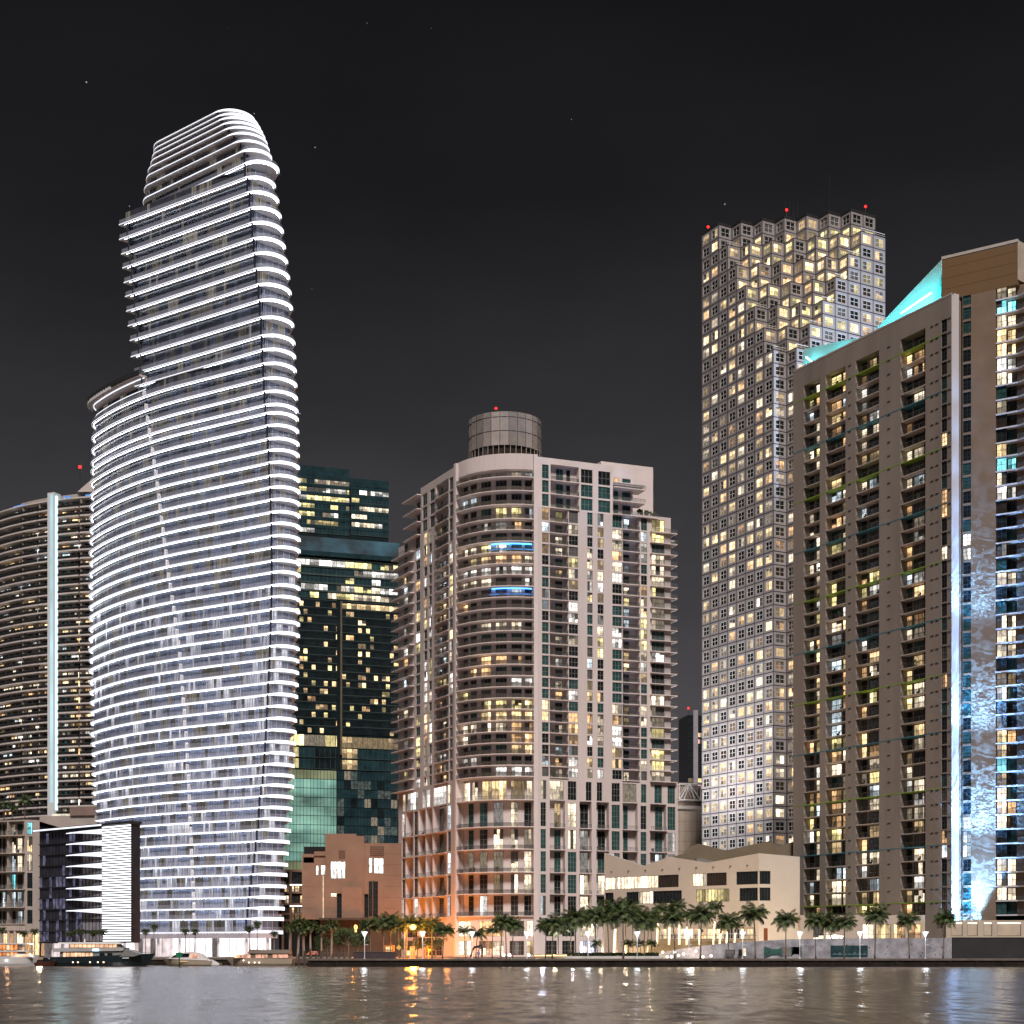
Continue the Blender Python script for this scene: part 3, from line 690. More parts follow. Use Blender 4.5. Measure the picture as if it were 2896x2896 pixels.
zone_m(cd, FRl, aL0, -.01, LF[0], LV[26], [(LF[0], LV[26])], [ql('W', 1266, 1275), ql('W', 1226, 1262, nx=4, ny=3), ql('W', 1207, 1216), ql('W', 1195, 1203), ql('W', 1152, 1182, nx=4, ny=3), ql('W', 1139, 1146)], WM, Mix(.8, ['cream', 'white', 'cream'], [G_TEAL], .8, .4, 19), head=.9, sill=.3)
zone_m(cd, FRl, aL0, -.01, LF[5], LF[0], [(LF[k], LF[k-1]) for k in range(5, 0, -1)], [ql('W', 1266, 1275, ny=4), ql('B', 1225, 1263, w=[(1227, 1239, 2), (1244, 1256, 1)], pr=.3, ny=3), ql('B', 1205, 1222, w=[(1207, 1211, 1)], pr=.3), ql('B', 1184, 1203, w=[], pr=.3), ql('W', 1171, 1181, ny=4), ql('B', 1148, 1168, w=[], pr=.3), ql('W', 1137, 1145, ny=4)], WM, Mix(.34, ['cream', 'white', 'cool', 'cool'], [G_BROWN, G_DARK], .6, .2, 55), rail=RAIL_G)
zone_m(cd, FRl, aL0, -.01, GZ, LF[5], [(GZ, zm(2655)), (zm(2650), LF[5]-1)], [ql('W', 1150, 1180, nx=4, ny=3), ql('W', 1200, 1250, nx=5, ny=3)], WM, Mix(.5, ['warm'], [G_BROWN], .4, .6, 3))
# core, roof, drum
arcin = [FRc.xy(FRc.len*k/10, -2.3) for k in range(11)]
foot = [FRl.xy(aL0+.1, -2.3)]+arcin+[FRr.xy(aEnd-.2, -2.3), FRr.xy(aEnd-.2, -22), FRl.xy(aL0+.1, -20)]
cd.part('inner_core').mb.prism(foot, GZ, LV[2]-.31, CORE, mtop=WM)
up = [FRl.xy(aL2+.1, -2.3)]+arcin+[FRr.xy(a1735-.2, -2.3), FRr.xy(a1735-.2, -20), FRl.xy(aL2+.1, -20)]
cd.part('inner_core').mb.prism(up, LV[2]-.3, zroof+.1, CORE, mtop=WM)
dc = (kx(1427.5)*456, 456); rd = 10.3; z0, z1 = zof(1299, 456), zof(1164, 446)
DP = M('drum_panel', (.40, .36, .33), .55, .25, .08, .4, streak=True)
dr = cd.part('rooftop_drum'); n = 26
for k in range(n):
    w0, w1 = 2*pi*k/n, 2*pi*(k+1)/n-.012
    P = lambda w, rr: (dc[0]+rr*cos(w), dc[1]+rr*sin(w))
    p0, p1 = P(w0, rd), P(w1, rd); sh = rnd.uniform(-.02, .02)
    p0 = P(w0, rd+sh); p1 = P(w1, rd+sh)
    dr.mb.face([(*p0, z0+.9), (*p1, z0+.9), (*p1, z1), (*p0, z1)], M('drum_panel_%d' % (k*7 % 4), tuple(c*(.72, 1.0, 1.25, .88)[k*7 % 4] for c in (.28, .25, .235)), .5, .18, .3, .4))
ring = [(dc[0]+(rd-.15)*cos(2*pi*k/40), dc[1]+(rd-.15)*sin(2*pi*k/40)) for k in range(40)]
dr.mb.prism(ring, z0+.8, z1-.05, FRAME_D)
for zz in (z0+4.8, z0+8.6):
    rg = [(dc[0]+(rd+.05)*cos(2*pi*k/52), dc[1]+(rd+.05)*sin(2*pi*k/52)) for k in range(52)]; dr.mb.prism(rg, zz, zz+.08, FRAME_D)
bs = cd.part('drum_base'); ring2 = [(dc[0]+(rd-.6)*cos(2*pi*k/40), dc[1]+(rd-.6)*sin(2*pi*k/40)) for k in range(40)]
bs.mb.prism(ring2, zroof, z0+.8, G_BROWN)
for k in range(40): bs.mb.tube([(*ring[k], z0-2), (*ring[k], z0+2.2)], .09, 4, DP)
beacon(cd, dc[0]-2.4, dc[1]-5, z1+2.2, .45, 2.2)
cd.done()

# ================================================================== teal glass tower behind
YG = 610.0
GFr = Fr((kx(836)*YG, YG), 18)
gt = Thing('glass_tower', 'dark teal glass tower with gold hotel windows behind the apartment tower', 'tower', (kx(970)*YG, YG+8, GZ))
def zg(py): return GFr.z(836, py)
gw = M('teal_curtain_wall', (.017, .042, .051), .15, .45, .25, .5); gk = M('black_curtain_wall', (.012, .020, .023), .12, .5, .25, .5)
gm = M('teal_mullion', (.045, .075, .07), .5); gb = E('setback_teal_glow', (.12, .42, .58), .17, .8, .09, 'NONE')
aA, aB, aC, aD, aG = GFr.a(800), GFr.a(990), GFr.a(1101), GFr.a(1130), GFr.a(960)
zT, zT2, zS = zg(1313), zg(1335), zg(1512)
bd = gt.part('body').mb
bd.band(GFr, aA, aB-.3, -30, -.4, zS, zT, gk); bd.band(GFr, aB-.29, aC, -28, -1.4, zS, zT2, gk); bd.band(GFr, aA, aD, -30, -.4, GZ, zS-.01, gk)
mO = Mix(.62, ['cream', 'yellow', 'cream', 'white'], [gw], .45, .55, 41); mH = Mix(.24, ['amber', 'warm', 'amber', 'yellow'], [gk, gk, G_DARK], .35, .06, 42); mU = Mix(.6, ['cream', 'white', 'yellow', 'white'], [gw, gw, G_TEAL], .5, .35, 43)
def strip(a0, a1, z0, z1, d, w, mix, mull=gm, kind='window', grp=1):
    a = a0; j = 0; room = None
    while a < a1-.3:
        b = min(a1, a+w*grp); n = gt.part(kind)
        n.mb.band(GFr, a, a+.12, d, d+.18, z0, z1, mull); n.mb.band(GFr, a+.12, b, d, d+.16, z0, z0+.16, mull)
        for g in range(1, grp): n.mb.band(GFr, a+w*g-.05, a+w*g+.05, d, d+.13, z0+.16, z1, mull)
        panes(n.sub('pane').mb, GFr, a+.12, b, z0+.16, z1, d+.05, grp, mix.room(), mix.r); a = b
def bandz(ys):
    return [(zg(b), zg(a)) for a, b in zip(ys, ys[1:])]
for z0, z1 in bandz([1340+23.2*k for k in range(8)]):
    h = z1-z0; strip(aA, aB-.3, z0, z0+h*.58, -.35, 1.5, mO, grp=2); gt.part('spandrel').mb.band(GFr, aA, aB-.3, -.35, -.2, z0+h*.62, z1, gw)
gt.part('spandrel').mb.band(GFr, aA, aB-.3, -.35, -.15, zg(1340), zT, gw)
for z0, z1 in bandz([1358+23.2*k for k in range(7)]):
    h = z1-z0; strip(aB+.8, aC, z0, z0+h*.58, -1.35, 1.5, mO, grp=2); gt.part('spandrel').mb.band(GFr, aB-.28, aC, -1.35, -1.2, z0+h*.62, z1, gw)
gt.part('spandrel').mb.band(GFr, aB-.28, aC, -1.35, -1.1, zg(1358), zT2, gw)
# setback band, its teal ledge light put in as emission
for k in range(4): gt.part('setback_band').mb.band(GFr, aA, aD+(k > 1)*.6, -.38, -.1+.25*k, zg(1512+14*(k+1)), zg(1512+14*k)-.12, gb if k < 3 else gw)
ys = [1572+23.0*k for k in range(6)]
for z0, z1 in bandz(ys):
    strip(aA, aD, z0, z1-.8, -.35, 1.7, mU, grp=2); gt.part('spandrel').mb.band(GFr, aA, aD, -.36, -.2, z1-.8, z1-.5, gk); gt.part('spandrel').mb.band(GFr, aA, aD, -.35, -.05, z1-.5, z1, gm)
ys = [1690+22.4*k for k in range(18)]
ag0, ag1 = GFr.a(953), GFr.a(967)
for i, (z0, z1) in enumerate(bandz(ys)):
    strip(aA, ag0, z0, z1-1.0, -.35, 1.55, mH, gk, grp=1)
    if i == 0: strip(ag1, aD, z0, z1-.3, -.3, 1.85, Mix(1, ['amber', 'warm'], [gk], .7, .6, 4), gm, grp=3)
    else: strip(ag1, aD, z0, z1-1.0, -.35, 1.55, mH, gk, grp=1)
    gt.part('spandrel').mb.band(GFr, aA, ag0, -.36, -.2, z1-.9, z1-.2, gk); gt.part('spandrel').mb.band(GFr, ag1, aD, -.36, -.2, z1-.9, z1-.2, gk); gt.part('spandrel').mb.band(GFr, aA, ag0, -.35, -.12, z1-.2, z1, gm); gt.part('spandrel').mb.band(GFr, ag1, aD, -.35, -.12, z1-.2, z1, gm)
gt.part('groove').mb.band(GFr, ag0, ag1, -.4, -.3, zg(2130), zg(1690), gk); gt.part('groove_fin').mb.band(GFr, GFr.a(962), ag1, -.4, .5, zg(2130), zg(1692), M('bronze_fin', (.12, .10, .07), .5))
yb = zg(2070)
strip(aA, ag0, zg(2108), zg(2076), -.3, 2.0, Mix(1, ['yellow', 'cream'], [gk], .5, .5, 6), gm, grp=2); strip(ag1, aD, zg(2110), zg(2078), -.3, 2.0, Mix(1, ['amber', 'yellow'], [gk], .35, .7, 7), gm, grp=2)
for z0, z1 in ((zg(2140), zg(2112)), (zg(2172), zg(2144))):
    strip(aA, ag0, z0, z1, -.3, 2.0, Mix(.4, ['cool', 'yellow', 'cyan'], [gw, gk], .3, .3, 8), gm, grp=3); strip(ag1, aD, z0, z1, -.3, 2.0, Mix(.6, ['white', 'amber', 'white'], [gw], .8, .5, 9), gm, grp=3)
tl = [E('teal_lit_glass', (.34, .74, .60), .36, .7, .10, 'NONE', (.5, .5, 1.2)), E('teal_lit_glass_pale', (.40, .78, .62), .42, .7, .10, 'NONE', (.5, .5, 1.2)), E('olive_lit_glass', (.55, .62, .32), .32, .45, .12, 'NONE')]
r = random.Random(8)
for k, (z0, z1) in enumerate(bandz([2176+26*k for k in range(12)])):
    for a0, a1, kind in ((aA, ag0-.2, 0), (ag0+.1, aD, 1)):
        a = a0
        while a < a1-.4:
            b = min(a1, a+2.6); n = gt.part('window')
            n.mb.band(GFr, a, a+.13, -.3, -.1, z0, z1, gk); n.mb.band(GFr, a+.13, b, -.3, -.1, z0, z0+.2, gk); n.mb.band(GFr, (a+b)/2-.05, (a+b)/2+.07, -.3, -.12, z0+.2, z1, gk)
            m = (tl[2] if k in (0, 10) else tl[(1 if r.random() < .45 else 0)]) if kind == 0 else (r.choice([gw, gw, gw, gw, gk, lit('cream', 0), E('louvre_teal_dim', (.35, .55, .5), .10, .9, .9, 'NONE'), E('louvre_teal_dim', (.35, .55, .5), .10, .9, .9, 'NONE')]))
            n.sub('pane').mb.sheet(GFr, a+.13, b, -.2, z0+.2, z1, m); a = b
gt.done()

# ================================================================== stepped white office tower
YO = 470.0; bp, bq, RH = 4.46, 4.85, 3.88
ox, oy = kx(2187)*YO, YO; TL, TR_ = -61.5, 29.5
uL = (cos(R(TL)), sin(R(TL))); uR = (cos(R(TR_)), sin(R(TR_)))
def P_(p, q_): return (ox+(p-8)*bp*uL[0]+q_*bq*uR[0], oy+(p-8)*bp*uL[1]+q_*bq*uR[1])
ot = Thing('stepped_office_tower', 'white office tower with stepped sawtooth crown and square four-pane windows', 'tower', (*P_(4, 4), GZ))
WO = M('office_panel', (.30, .285, .29), .6, .05, .3, .35); JO = M('panel_joint', (.04, .03, .032), .8)
ROOFD = M('dark_roof_edge', (.02, .02, .022), .8)
Z7 = zof(988, YO)
tops = [Z7+RH*2*(6-k) for k in range(7)]; bots = tops[1:]+[GZ]
mOf = Mix(.48, ['amber', 'amber', 'amber', 'cream', 'warm', 'cream'], [G_DARK, G_DARK, G_BROWN], .5, .18, 77)
mOhi = Mix(.74, ['amber', 'amber', 'amber', 'warm', 'yellow'], [G_DARK, G_BROWN], .6, .3, 78)
mOtop = Mix(.30, ['amber'], [G_CURT, G_DARK], .4, .3, 79)
def face(p0, q0, dirn, nb, z0, z1, level, first):
    b = bp if dirn == 'p' else bq
    fr = Fr(P_(p0, q0), TL if dirn == 'p' else TR_); rows = int(round((z1-z0)/RH)) if level < 6 else int((z1-z0)/RH)
    w = ot.part('wall').mb; jn = ot.part('panel_joints').mb
    ws, wh = .19, .27
    zb_ = z1-rows*RH
    if zb_-z0 > .05: w.band(fr, 0, nb*b, -.4, 0, z0, zb_, WO)
    for c in range(nb):
        a0 = c*b; w0, w1 = a0+b*ws, a0+b*(1-ws+.03)
        w.band(fr, a0, w0, -.4, 0, zb_, z1, WO); w.band(fr, w1, a0+b, -.4, 0, zb_, z1, WO)
        zz = zb_
        for rI in range(rows):
            f0 = zb_+rI*RH; s0, s1 = f0+RH*.18, f0+RH*.82
            w.band(fr, w0, w1, -.4, 0, zz, s0, WO); zz = s1
            if level == 0 and rI == rows-1: mx = mOtop
            elif level < 6: mx = mOhi if (dirn, first) != ('p', True) else mOf
            else: mx = mOf
            window(ot, fr, w0, w1, s0, s1, -.18, 2, 2, mx, FRAME_W, .10, dep=.1)
        w.band(fr, w0, w1, -.4, 0, zz, z1, WO)
        if c: jn.band(fr, a0-.13, a0+.13, 0, .012, zb_, z1, JO)
    for rI in range(rows+1):
        z = zb_+rI*RH; jn.band(fr, 0, nb*b, 0, .015, z-.13, z+.13, JO)
    for e in (0.001, nb*b-.12): jn.band(fr, e, e+.12, 0, .02, zb_, z1, JO)
for k in range(7):
    steps = 6 if k <= 1 else 7-k; p = 2+k if k else 2; qf = 2 if k <= 1 else 1+k
    qf = 8-steps
    path = [('p', 0, 0, p)]; P0, Q0 = p, 0
    for s in range(steps):
        path.append(('q', P0, Q0, 1)); Q0 += 1
        path.append(('p', P0, Q0, 1)); P0 += 1
    path.append(('q', P0, Q0, qf)); Q0 += qf
    z1 = tops[k]; z0 = bots[k]
    for i, (dn, pp, qq, nb) in enumerate(path): face(pp, qq, dn, nb, z0, z1, k, i == 0)
    pts = [P_(0, 0)]
    for dn, pp, qq, nb in path: pts.append(P_(pp+nb, qq) if dn == 'p' else P_(pp, qq+nb))
    cen = P_(P0/2-1, 5)
    # solid body and terrace of the level, just inside the panels
    def inset(seq, d=.42):
        o = []
        for i, (x, y) in enumerate(seq): o.append((x-(FRL_n[0]+FRR_n[0])*d, y-(FRL_n[1]+FRR_n[1])*d))
        return o
    FRL_n, FRR_n = Fr((0, 0), TL).n, Fr((0, 0), TR_).n
    body = inset(pts)+[P_(-.1, Q0)]
    ot.part('inner_core').mb.prism([ (x, y) for x, y in body], z0-.3, z1-.25, CORE, mtop=M('terrace_grey', (.25, .24, .24)))
    if k == 0:
        for i, (dn, pp, qq, nb) in enumerate(path):
            fr = Fr(P_(pp, qq), TL if dn == 'p' else TR_); b = bp if dn == 'p' else bq
            ot.part('roof_edge').mb.band(fr, -.01, nb*b+.01, -.8, .06, z1+.01, z1+.75, ROOFD)
    else:                                # white railings on the outermost step
        fr = Fr(P_(p, 0), TR_); n = ot.part('terrace_rail').mb
        for zz in (z1+.5, z1+1.1): n.band(fr, 0, bq, -.3, -.2, zz, zz+.12, FRAME_W)
        for a in (0, bq/2, bq-.1): n.band(fr, a, a+.1, -.3, -.2, z1, z1+.5, FRAME_W)
        fr = Fr(P_(P0, Q0-qf), TR_)
        if k < 2 or True:
            for zz in (z1+.5, z1+1.1): n.band(fr, .1, bq*(2 if k == 1 else 1), -.3, -.2, zz, zz+.12, FRAME_W)
# slim far flank steps on the right
for k, (dz, dx) in enumerate(((8, .7), (22, 1.5), (44, 2.3))):
    fr = Fr(P_(8.6-k*.01, 8+.3*k), TR_); ot.part('flank').mb.band(fr, 0, dx+.4, -14, -3, GZ, tops[1]-dz, WO)
    for j in range(40): ot.part('flank_joints').mb.band(fr, 0, dx+.4, -3, -2.98, tops[1]-dz-RH*(j+1), tops[1]-dz-RH*(j+1)+.14, JO)
def topb(p, q_): x, y = P_(p, q_); return x, y+1
for pq in ((0.3, .3), (5, 3.2), (8, 7.2)): x, y = P_(*pq); beacon(ot, x, y, tops[0]+2.2, .5, 1.6)
n = ot.part('antenna').mb
for dx in (-1.2, 0, 1.4, 2.6): x, y = P_(5, 3.4); n.tube([(x+dx, y, tops[0]), (x+dx, y, tops[0]+5.5)], .1, 4, FRAME_D)
x, y = P_(6.5, 5.5); n.tube([(x, y, tops[0]), (x, y, tops[0]+13)], .09, 4, FRAME_D)
ot.done()
# floodlights at its foot: the photo shows the lower part of the left face washed white
def spot(name, loc, tgt, e, col, ang, blend=1.0, r=.5):
    l = bpy.data.lights.new(name, 'SPOT'); l.energy = e; l.color = col; l.spot_size = R(ang); l.spot_blend = blend; l.shadow_soft_size = r
    o = bpy.data.objects.new(name, l); COL.objects.link(o); o.location = loc
    o.rotation_euler = (Vector(tgt)-Vector(loc)).to_track_quat('-Z', 'Y').to_euler(); return o
fl_ = Fr(P_(0, 0), TL)
for fa_, fz, fe in ((4, 16, 3.2e4), (14, 16, 3e4), (24, 14, 2.2e4), (33, 14, 1.6e4)):
    spot('floodlight', fl_.pt(fa_, 18, fz), fl_.pt(fa_-1, 0, fz+46), fe, (1, .97, .97), 92, 1)
for fa_ in (6, 22): spot('floodlight', fl_.pt(fa_, 26, 20), fl_.pt(fa_+6, 0, 122), 2.0e5, (1, .96, .97), 84, 1)
fr_ = Fr(P_(8, 0), TR_)
spot('added_blue_fill', fr_.pt(34, 50, 70), fr_.pt(26, 0, 158), 2.2e6, (.58, .75, 1), 44, 1)  # unseen lamp added in mid-air to brighten the right faces blue

# ================================================================== slim dark tower and the truss-roofed block between the towers
sb = Thing('slim_tower', 'slim dark tower with a pale rib and red beacon far between the towers', 'tower', (kx(1965)*900, 905, GZ))
f9 = Fr((kx(1945)*900, 900), 10); z9 = f9.z(1945, 2012); a_, b_, c_, e_ = f9.a(1945), f9.a(1960), f9.a(1973), f9.a(1990)
sb.part('body').mb.band(f9, a_, e_, -18, 0, GZ, z9-2, G_DARK); sb.part('rib').mb.band(f9, b_, c_, 0, .8, GZ, z9+.8, M('pale_rib', (.30, .29, .33)))
m9 = Mix(.16, ['white', 'pink', 'amber'], [G_DARK], .7, .1, 3)
for j in range(14):
    for a0, a1 in ((a_+.1, b_-.1), (c_+.1, e_-.1)): window(sb, f9, a0, a1, z9-7-j*3.6, z9-4.4-j*3.6, .02, 3, 1, m9, FRAME_D, .15)
beacon(sb, f9.xy(a_+.4, 0)[0], f9.xy(a_+.4, 0)[1], z9+1.2, .8, 3.4); sb.done()
hb = Thing('truss_roof_block', 'plain beige block crowned by a white steel roof truss', 'building', (kx(1950)*520, 528, GZ))
f8 = Fr((kx(1905)*520, 520), 8); a_, b_ = f8.a(1900), f8.a(1990); zt8 = f8.z(1945, 2288)
BE = M('beige_tile', (.40, .33, .27), .8, .12, .25)
hb.part('wall').mb.band(f8, a_, b_, -16, 0, GZ, zt8, BE)
for j in range(14):
    hb.part('tile_joints').mb.band(f8, a_, b_, 0, .02, zt8-4-j*3.2, zt8-3.9-j*3.2, M('joint_brown', (.22, .17, .13)))
for j in range(5): hb.part('tile_joints').mb.band(f8, a_+1.9*j+.6, a_+1.9*j+.7, 0, .02, GZ, zt8-1, M('joint_brown', (.22, .17, .13)))
hb.part('cornice').mb.band(f8, a_-.5, b_, -16, .6, zt8, zt8+1.0, M('cornice_pale', (.5, .45, .42)))
tr = hb.part('roof_truss').mb; WT = M('truss_white', (.75, .73, .72), .5)
za, zb8 = f8.z(1945, 2262), f8.z(1945, 2216)
aa, ab, ac = f8.a(1921), f8.a(1950), f8.a(1982)
for d in (0, -4): 
    for s, e in (((aa, za), (ac, za)), ((aa, za), (ab, zb8)), ((ab, zb8), (ac, za)), ((aa, zb8), (ac, zb8)), ((aa, za), (aa, zb8)), ((ac, za), (ac, zb8)), ((ab, zb8), (ab-1.8, za)), ((ab, zb8), (ab+1.8, za))):
        tr.tube([f8.pt(s[0], d, s[1]), f8.pt(e[0], d, e[1])], .17, 5, WT)
hb.part('truss_room').mb.band(f8, aa+.3, ac+1, -12, -4.2, zt8+1, zb8-.2, BE); hb.done()

# ================================================================== left apartment tower with the lit fin
YI = 560.0
pts = []; x, y = kx(262)*YI, YI; hd = 13
pts.append((x, y))
while CX+F*x/y > -14:
    x -= cos(R(hd))*1.5; y += sin(R(hd))*1.5; pts.append((x, y)); hd += 1.05
# the curve runs a little past the right edge as well, behind the sail tower
x, y = pts[0]; pre = []; h2 = 13
for k in range(6): x += cos(R(h2))*1.5; y -= sin(R(h2))*1.5; pre.append((x, y)); h2 -= 2
IP = Pa(pts[::-1]+pre)
ia = Thing('curved_apartment_tower', 'curved cream apartment tower with a glowing vertical fin at far left', 'tower', (*IP.xy(IP.len*.5, -8), GZ))
def zi(py): return zof(py, IP.Y(IP.a(200)))
IW = M('cream_stucco', (.36, .325, .305), .85, .12, .15, .2); IS = M('cream_slab', (.54, .50, .48), .8, .1, .2)
mI = Mix(.44, ['amber', 'cream', 'warm', 'cream', 'amber', 'white', 'cool'], [G_DARK, G_DARK, G_BROWN, G_TEAL], .6, .25, 91)
nfl = 37; lv = [zi(1412+24.1*k) for k in range(nfl+1)]
af0, af1 = IP.a(141), IP.a(161); aS, aEi = 0, IP.len
bk = ia.part('wall').mb; bk.band(IP, 0, IP.len, -6, -2.0, GZ, lv[0], IW)
ia.part('inner_core').mb.prism([IP.xy(IP.len*k/14, -3) for k in range(15)]+[IP.xy(IP.len, -18), IP.xy(0, -16)], GZ, lv[0]-.2, CORE)
segs = [(.2, IP.a(62)), (IP.a(64), IP.a(108)), (IP.a(110), af0-.1), (af1+.1, IP.a(224)), (IP.a(228), IP.len-.2)]
for i in range(nfl):
    zf = lv[i+1]; zc = lv[i]
    for s, (a0, a1) in enumerate(segs):
        if a1-a0 < .5: continue
        n = ia.part('balcony'); pr = .55 if i % 1 == 0 else 0
        n.mb.band(IP, a0, a1, -2, pr, zf-.3, zf, IS); n.mb.band(IP, a0, a1, pr-.02, pr+.05, zf-.38, zf+.16, IS); q2 = n.sub('railing').mb; q2.band(IP, a0, a1, pr-.04, pr, zf+.16, zf+1.05, M('smoked_rail', (.02, .021, .022), .3, .3, 1)); q2.band(IP, a0, a1, pr-.06, pr+.02, zf+1.05, zf+1.12, RAIL_T)
        n.mb.band(IP, a0, a0+.35, -2, .1, zf, zc-.3, IW, 1)
        a = a0+.7
        while a < a1-1.6:
            w_ = mI.r.choice((1.8, 2.6, 3.2)); b = min(a1-.3, a+w_)
            if s != 1 or mI.r.random() < .75: window(ia, IP, a, b, zf+.1, zc-.55, -1.95, 2 if w_ < 2.5 else 3, 2, mI, FRAME_D, .1)
            a = b+mI.r.choice((.5, .8, 1.6))
fin = ia.part('lit_fin'); fin.mb.band(IP, af0, af1, -2, 1.4, GZ, zi(1390), M('fin_white', (.62, .66, .68), .5, .06), 1)
fin.sub('light_strip').mb.band(IP, af1+.02, af1+.5, .2, .9, zi(2290), zi(1400), E('fin_light_ice', (.50, .9, 1), 2.4))
fin.sub('light_strip').mb.band(IP, IP.a(149), IP.a(157), 1.41, 1.46, zi(2270), zi(1396), E('fin_light_ice_soft', (.56, .86, .96), .85, .25, .06))
tp = ia.part('roof'); tp.mb.band(IP, 0, IP.len, -14, .3, lv[0], lv[0]+.5, IS); tp.mb.band(IP, IP.a(40), IP.a(205), -9, -3, lv[0]+.5, lv[0]+2.6, IW)
for p0, p1 in ((18, 52), (230, 256), (166, 186)): ia.part('sky_lounge_light').mb.band(IP, IP.a(p0), IP.a(p1), -3, -2.6, lv[0]+.55, lv[0]+2.0, E('lounge_blue', (.10, .38, 1), 1.1, .7, .3))
cx_, cy_ = IP.xy(IP.a(232), -9); zz = zof(1378, cy_); hh = zof(1342, cy_)
ia.part('roof_pyramid').mb.face([(cx_-5, cy_-5, zz-3), (cx_+6, cy_-5, zz-3), (cx_+.5, cy_, hh)], IW); ia.parts[-1].mb.face([(cx_-5, cy_+5, zz-3), (cx_-5, cy_-5, zz-3), (cx_+.5, cy_, hh)], IW); ia.parts[-1].mb.face([(cx_+6, cy_-5, zz-3), (cx_+6, cy_+5, zz-3), (cx_+.5, cy_, hh)], IW)
beacon(ia, kx(226)*(cy_-2), cy_-2, zof(1330, cy_), .75, 5)
ia.part('antenna').mb.tube([(kx(232)*cy_, cy_, hh-1), (kx(232)*cy_, cy_, zof(1306, cy_))], .1, 4, RAIL_T)
ia.done()
# podium building at the far left
PF = Fr((kx(72)*432, 432), -22); PF2 = Fr(PF.O, 30)
pb = Thing('terrace_podium', 'stepped warm podium block with planted balconies below the curved tower', 'building', (kx(40)*440, 440, GZ))
PW_ = M('podium_stucco', (.36, .315, .285), .85, .14, .15)
def zp(py): return zof(py, 432)
mP = Mix(.45, ['amber', 'cool', 'cream', 'cool', 'cyan'], [G_DARK, G_DARK, G_BROWN], .4, .3, 17)
zone(pb, PF, PF.a(-20), -.02, GZ, zp(2318), [(zp(2612), zp(2570)), (zp(2565), zp(2515)), (zp(2514), zp(2465)), (zp(2464), zp(2412)), (zp(2411), zp(2362)), (zp(2361), zp(2322))], [cpx(PF, 'B', -16, 20, w=[(-10, 5, 3), (8, 16, 2)], pr=.9), cpx(PF, 'B', 24, 68, w=[(28, 45, 3), (50, 64, 3)], pr=.9)], PW_, mP, rail=RAIL_G, slab=M('podium_slab', (.48, .40, .35)))
zone(pb, PF2, 0, PF2.a(112), GZ, zp(2318), [(zp(2614), zp(2570)), (zp(2565), zp(2515)), (zp(2514), zp(2465)), (zp(2464), zp(2412)), (zp(2411), zp(2362)), (zp(2361), zp(2322))], [cpx(PF2, 'W', 77, 92, nx=3), ], PW_, mP)
pb.part('inner_core').mb.prism([PF.xy(PF.a(-20), -2.2), PF.xy(-.02, -2.2), PF2.xy(PF2.a(112), -2.2), PF2.xy(PF2.a(112), -30), PF.xy(PF.a(-20), -30)], GZ, zp(2318), CORE, mtop=PW_)
for k in range(8):
    a = PF.a(-18)+k*2.6; pb.part('ground_floor_light').mb.band(PF, a, a+1.9, .02, .1, GZ+.3, zp(2640), lit(('warm', 'amber', 'warm', 'cream')[k % 4], 1+k % 2))
pf = pb.part('entrance_beam'); pf.mb.band(PF, PF.a(20), -.02, .1, 3.2, zp(2632), zp(2618), M('beam_cream', (.5, .42, .38)))
for k in range(3): pb.part('column').mb.tube([PF.pt(PF.a(26+k*18), 2.8, GZ), PF.pt(PF.a(26+k*18), 2.8, zp(2632))], .4, 8, M('beam_cream', (.5, .42, .38)))
pb.done()
# low white pool house on the podium between the towers
ph = Thing('podium_lounge', 'low flat roofed brown lounge on the podium beside the sail tower', 'building', (kx(190)*470, 474, GZ))
f3 = Fr((kx(118)*466, 466), -8); 
ph.part('wall').mb.band(f3, f3.a(112), f3.a(272), -10, 0, GZ, zof(2308, 466), PW_); ph.part('roof').mb.band(f3, f3.a(200), f3.a(268), -8, .6, zof(2308, 466), zof(2284, 466), M('roof_taupe', (.20, .14, .12)))
ph.part('lit_canopy').mb.band(f3, f3.a(145), f3.a(200), -5, -.2, zof(2308, 466)+.02, zof(2302, 466), E('canopy_cream', (1, .9, .7), .8, .4)); ph.done()
# ================================================================== tan apartment slab on the right
YR = 345.0
RF = Fr((kx(2691)*YR, YR), -61.2)
rc = Thing('tan_apartment_slab', 'tall tan apartment slab with blue-lit fins and many recessed balconies at right', 'tower', (kx(2690)*350, 352, GZ))
TAN = M('tan_stucco', (.27, .238, .212), .85, .2, .10, .2, streak=True); TANS = M('tan_slab_edge', (.46, .41, .37), .8, .1, .2)
def zr(py): return RF.z(2691, py)
Zroof = RF.z(2691, 832); H1 = 3.0
Zb = zr(2588)
NF = int((zr(905)-Zb)/2.94); FHR = (zr(892)-Zb)/NF
flr = [(Zb+FHR*i, Zb+FHR*(i+1)) for i in range(NF)]
HW = ['warm', 'warm', 'amber', 'amber', 'cream', 'cream', 'white', 'cool', 'yellow']
mk = lambda p, s, h=.55, keep=.1: Mix(min(1, p*1.5), HW, [G_DARK, G_DARK, G_DARK, G_TEAL, G_BROWN, G_CURT], h, keep, s)
GREEN = M('green_soffit', (.22, .36, .05), .7, .1); BLUE = M('blue_soffit', (.06, .20, .26), .7, .1)
def spec(fi):
    k = (fi+2) % 8
    return GREEN if k == 3 else (BLUE if k == 7 else None)
c = lambda k, a, b, **kw: cpx(RF, k, a, b, **kw)
RB = mix_clear('rail_bronze_dark', (.045, .04, .035), .26, .5)
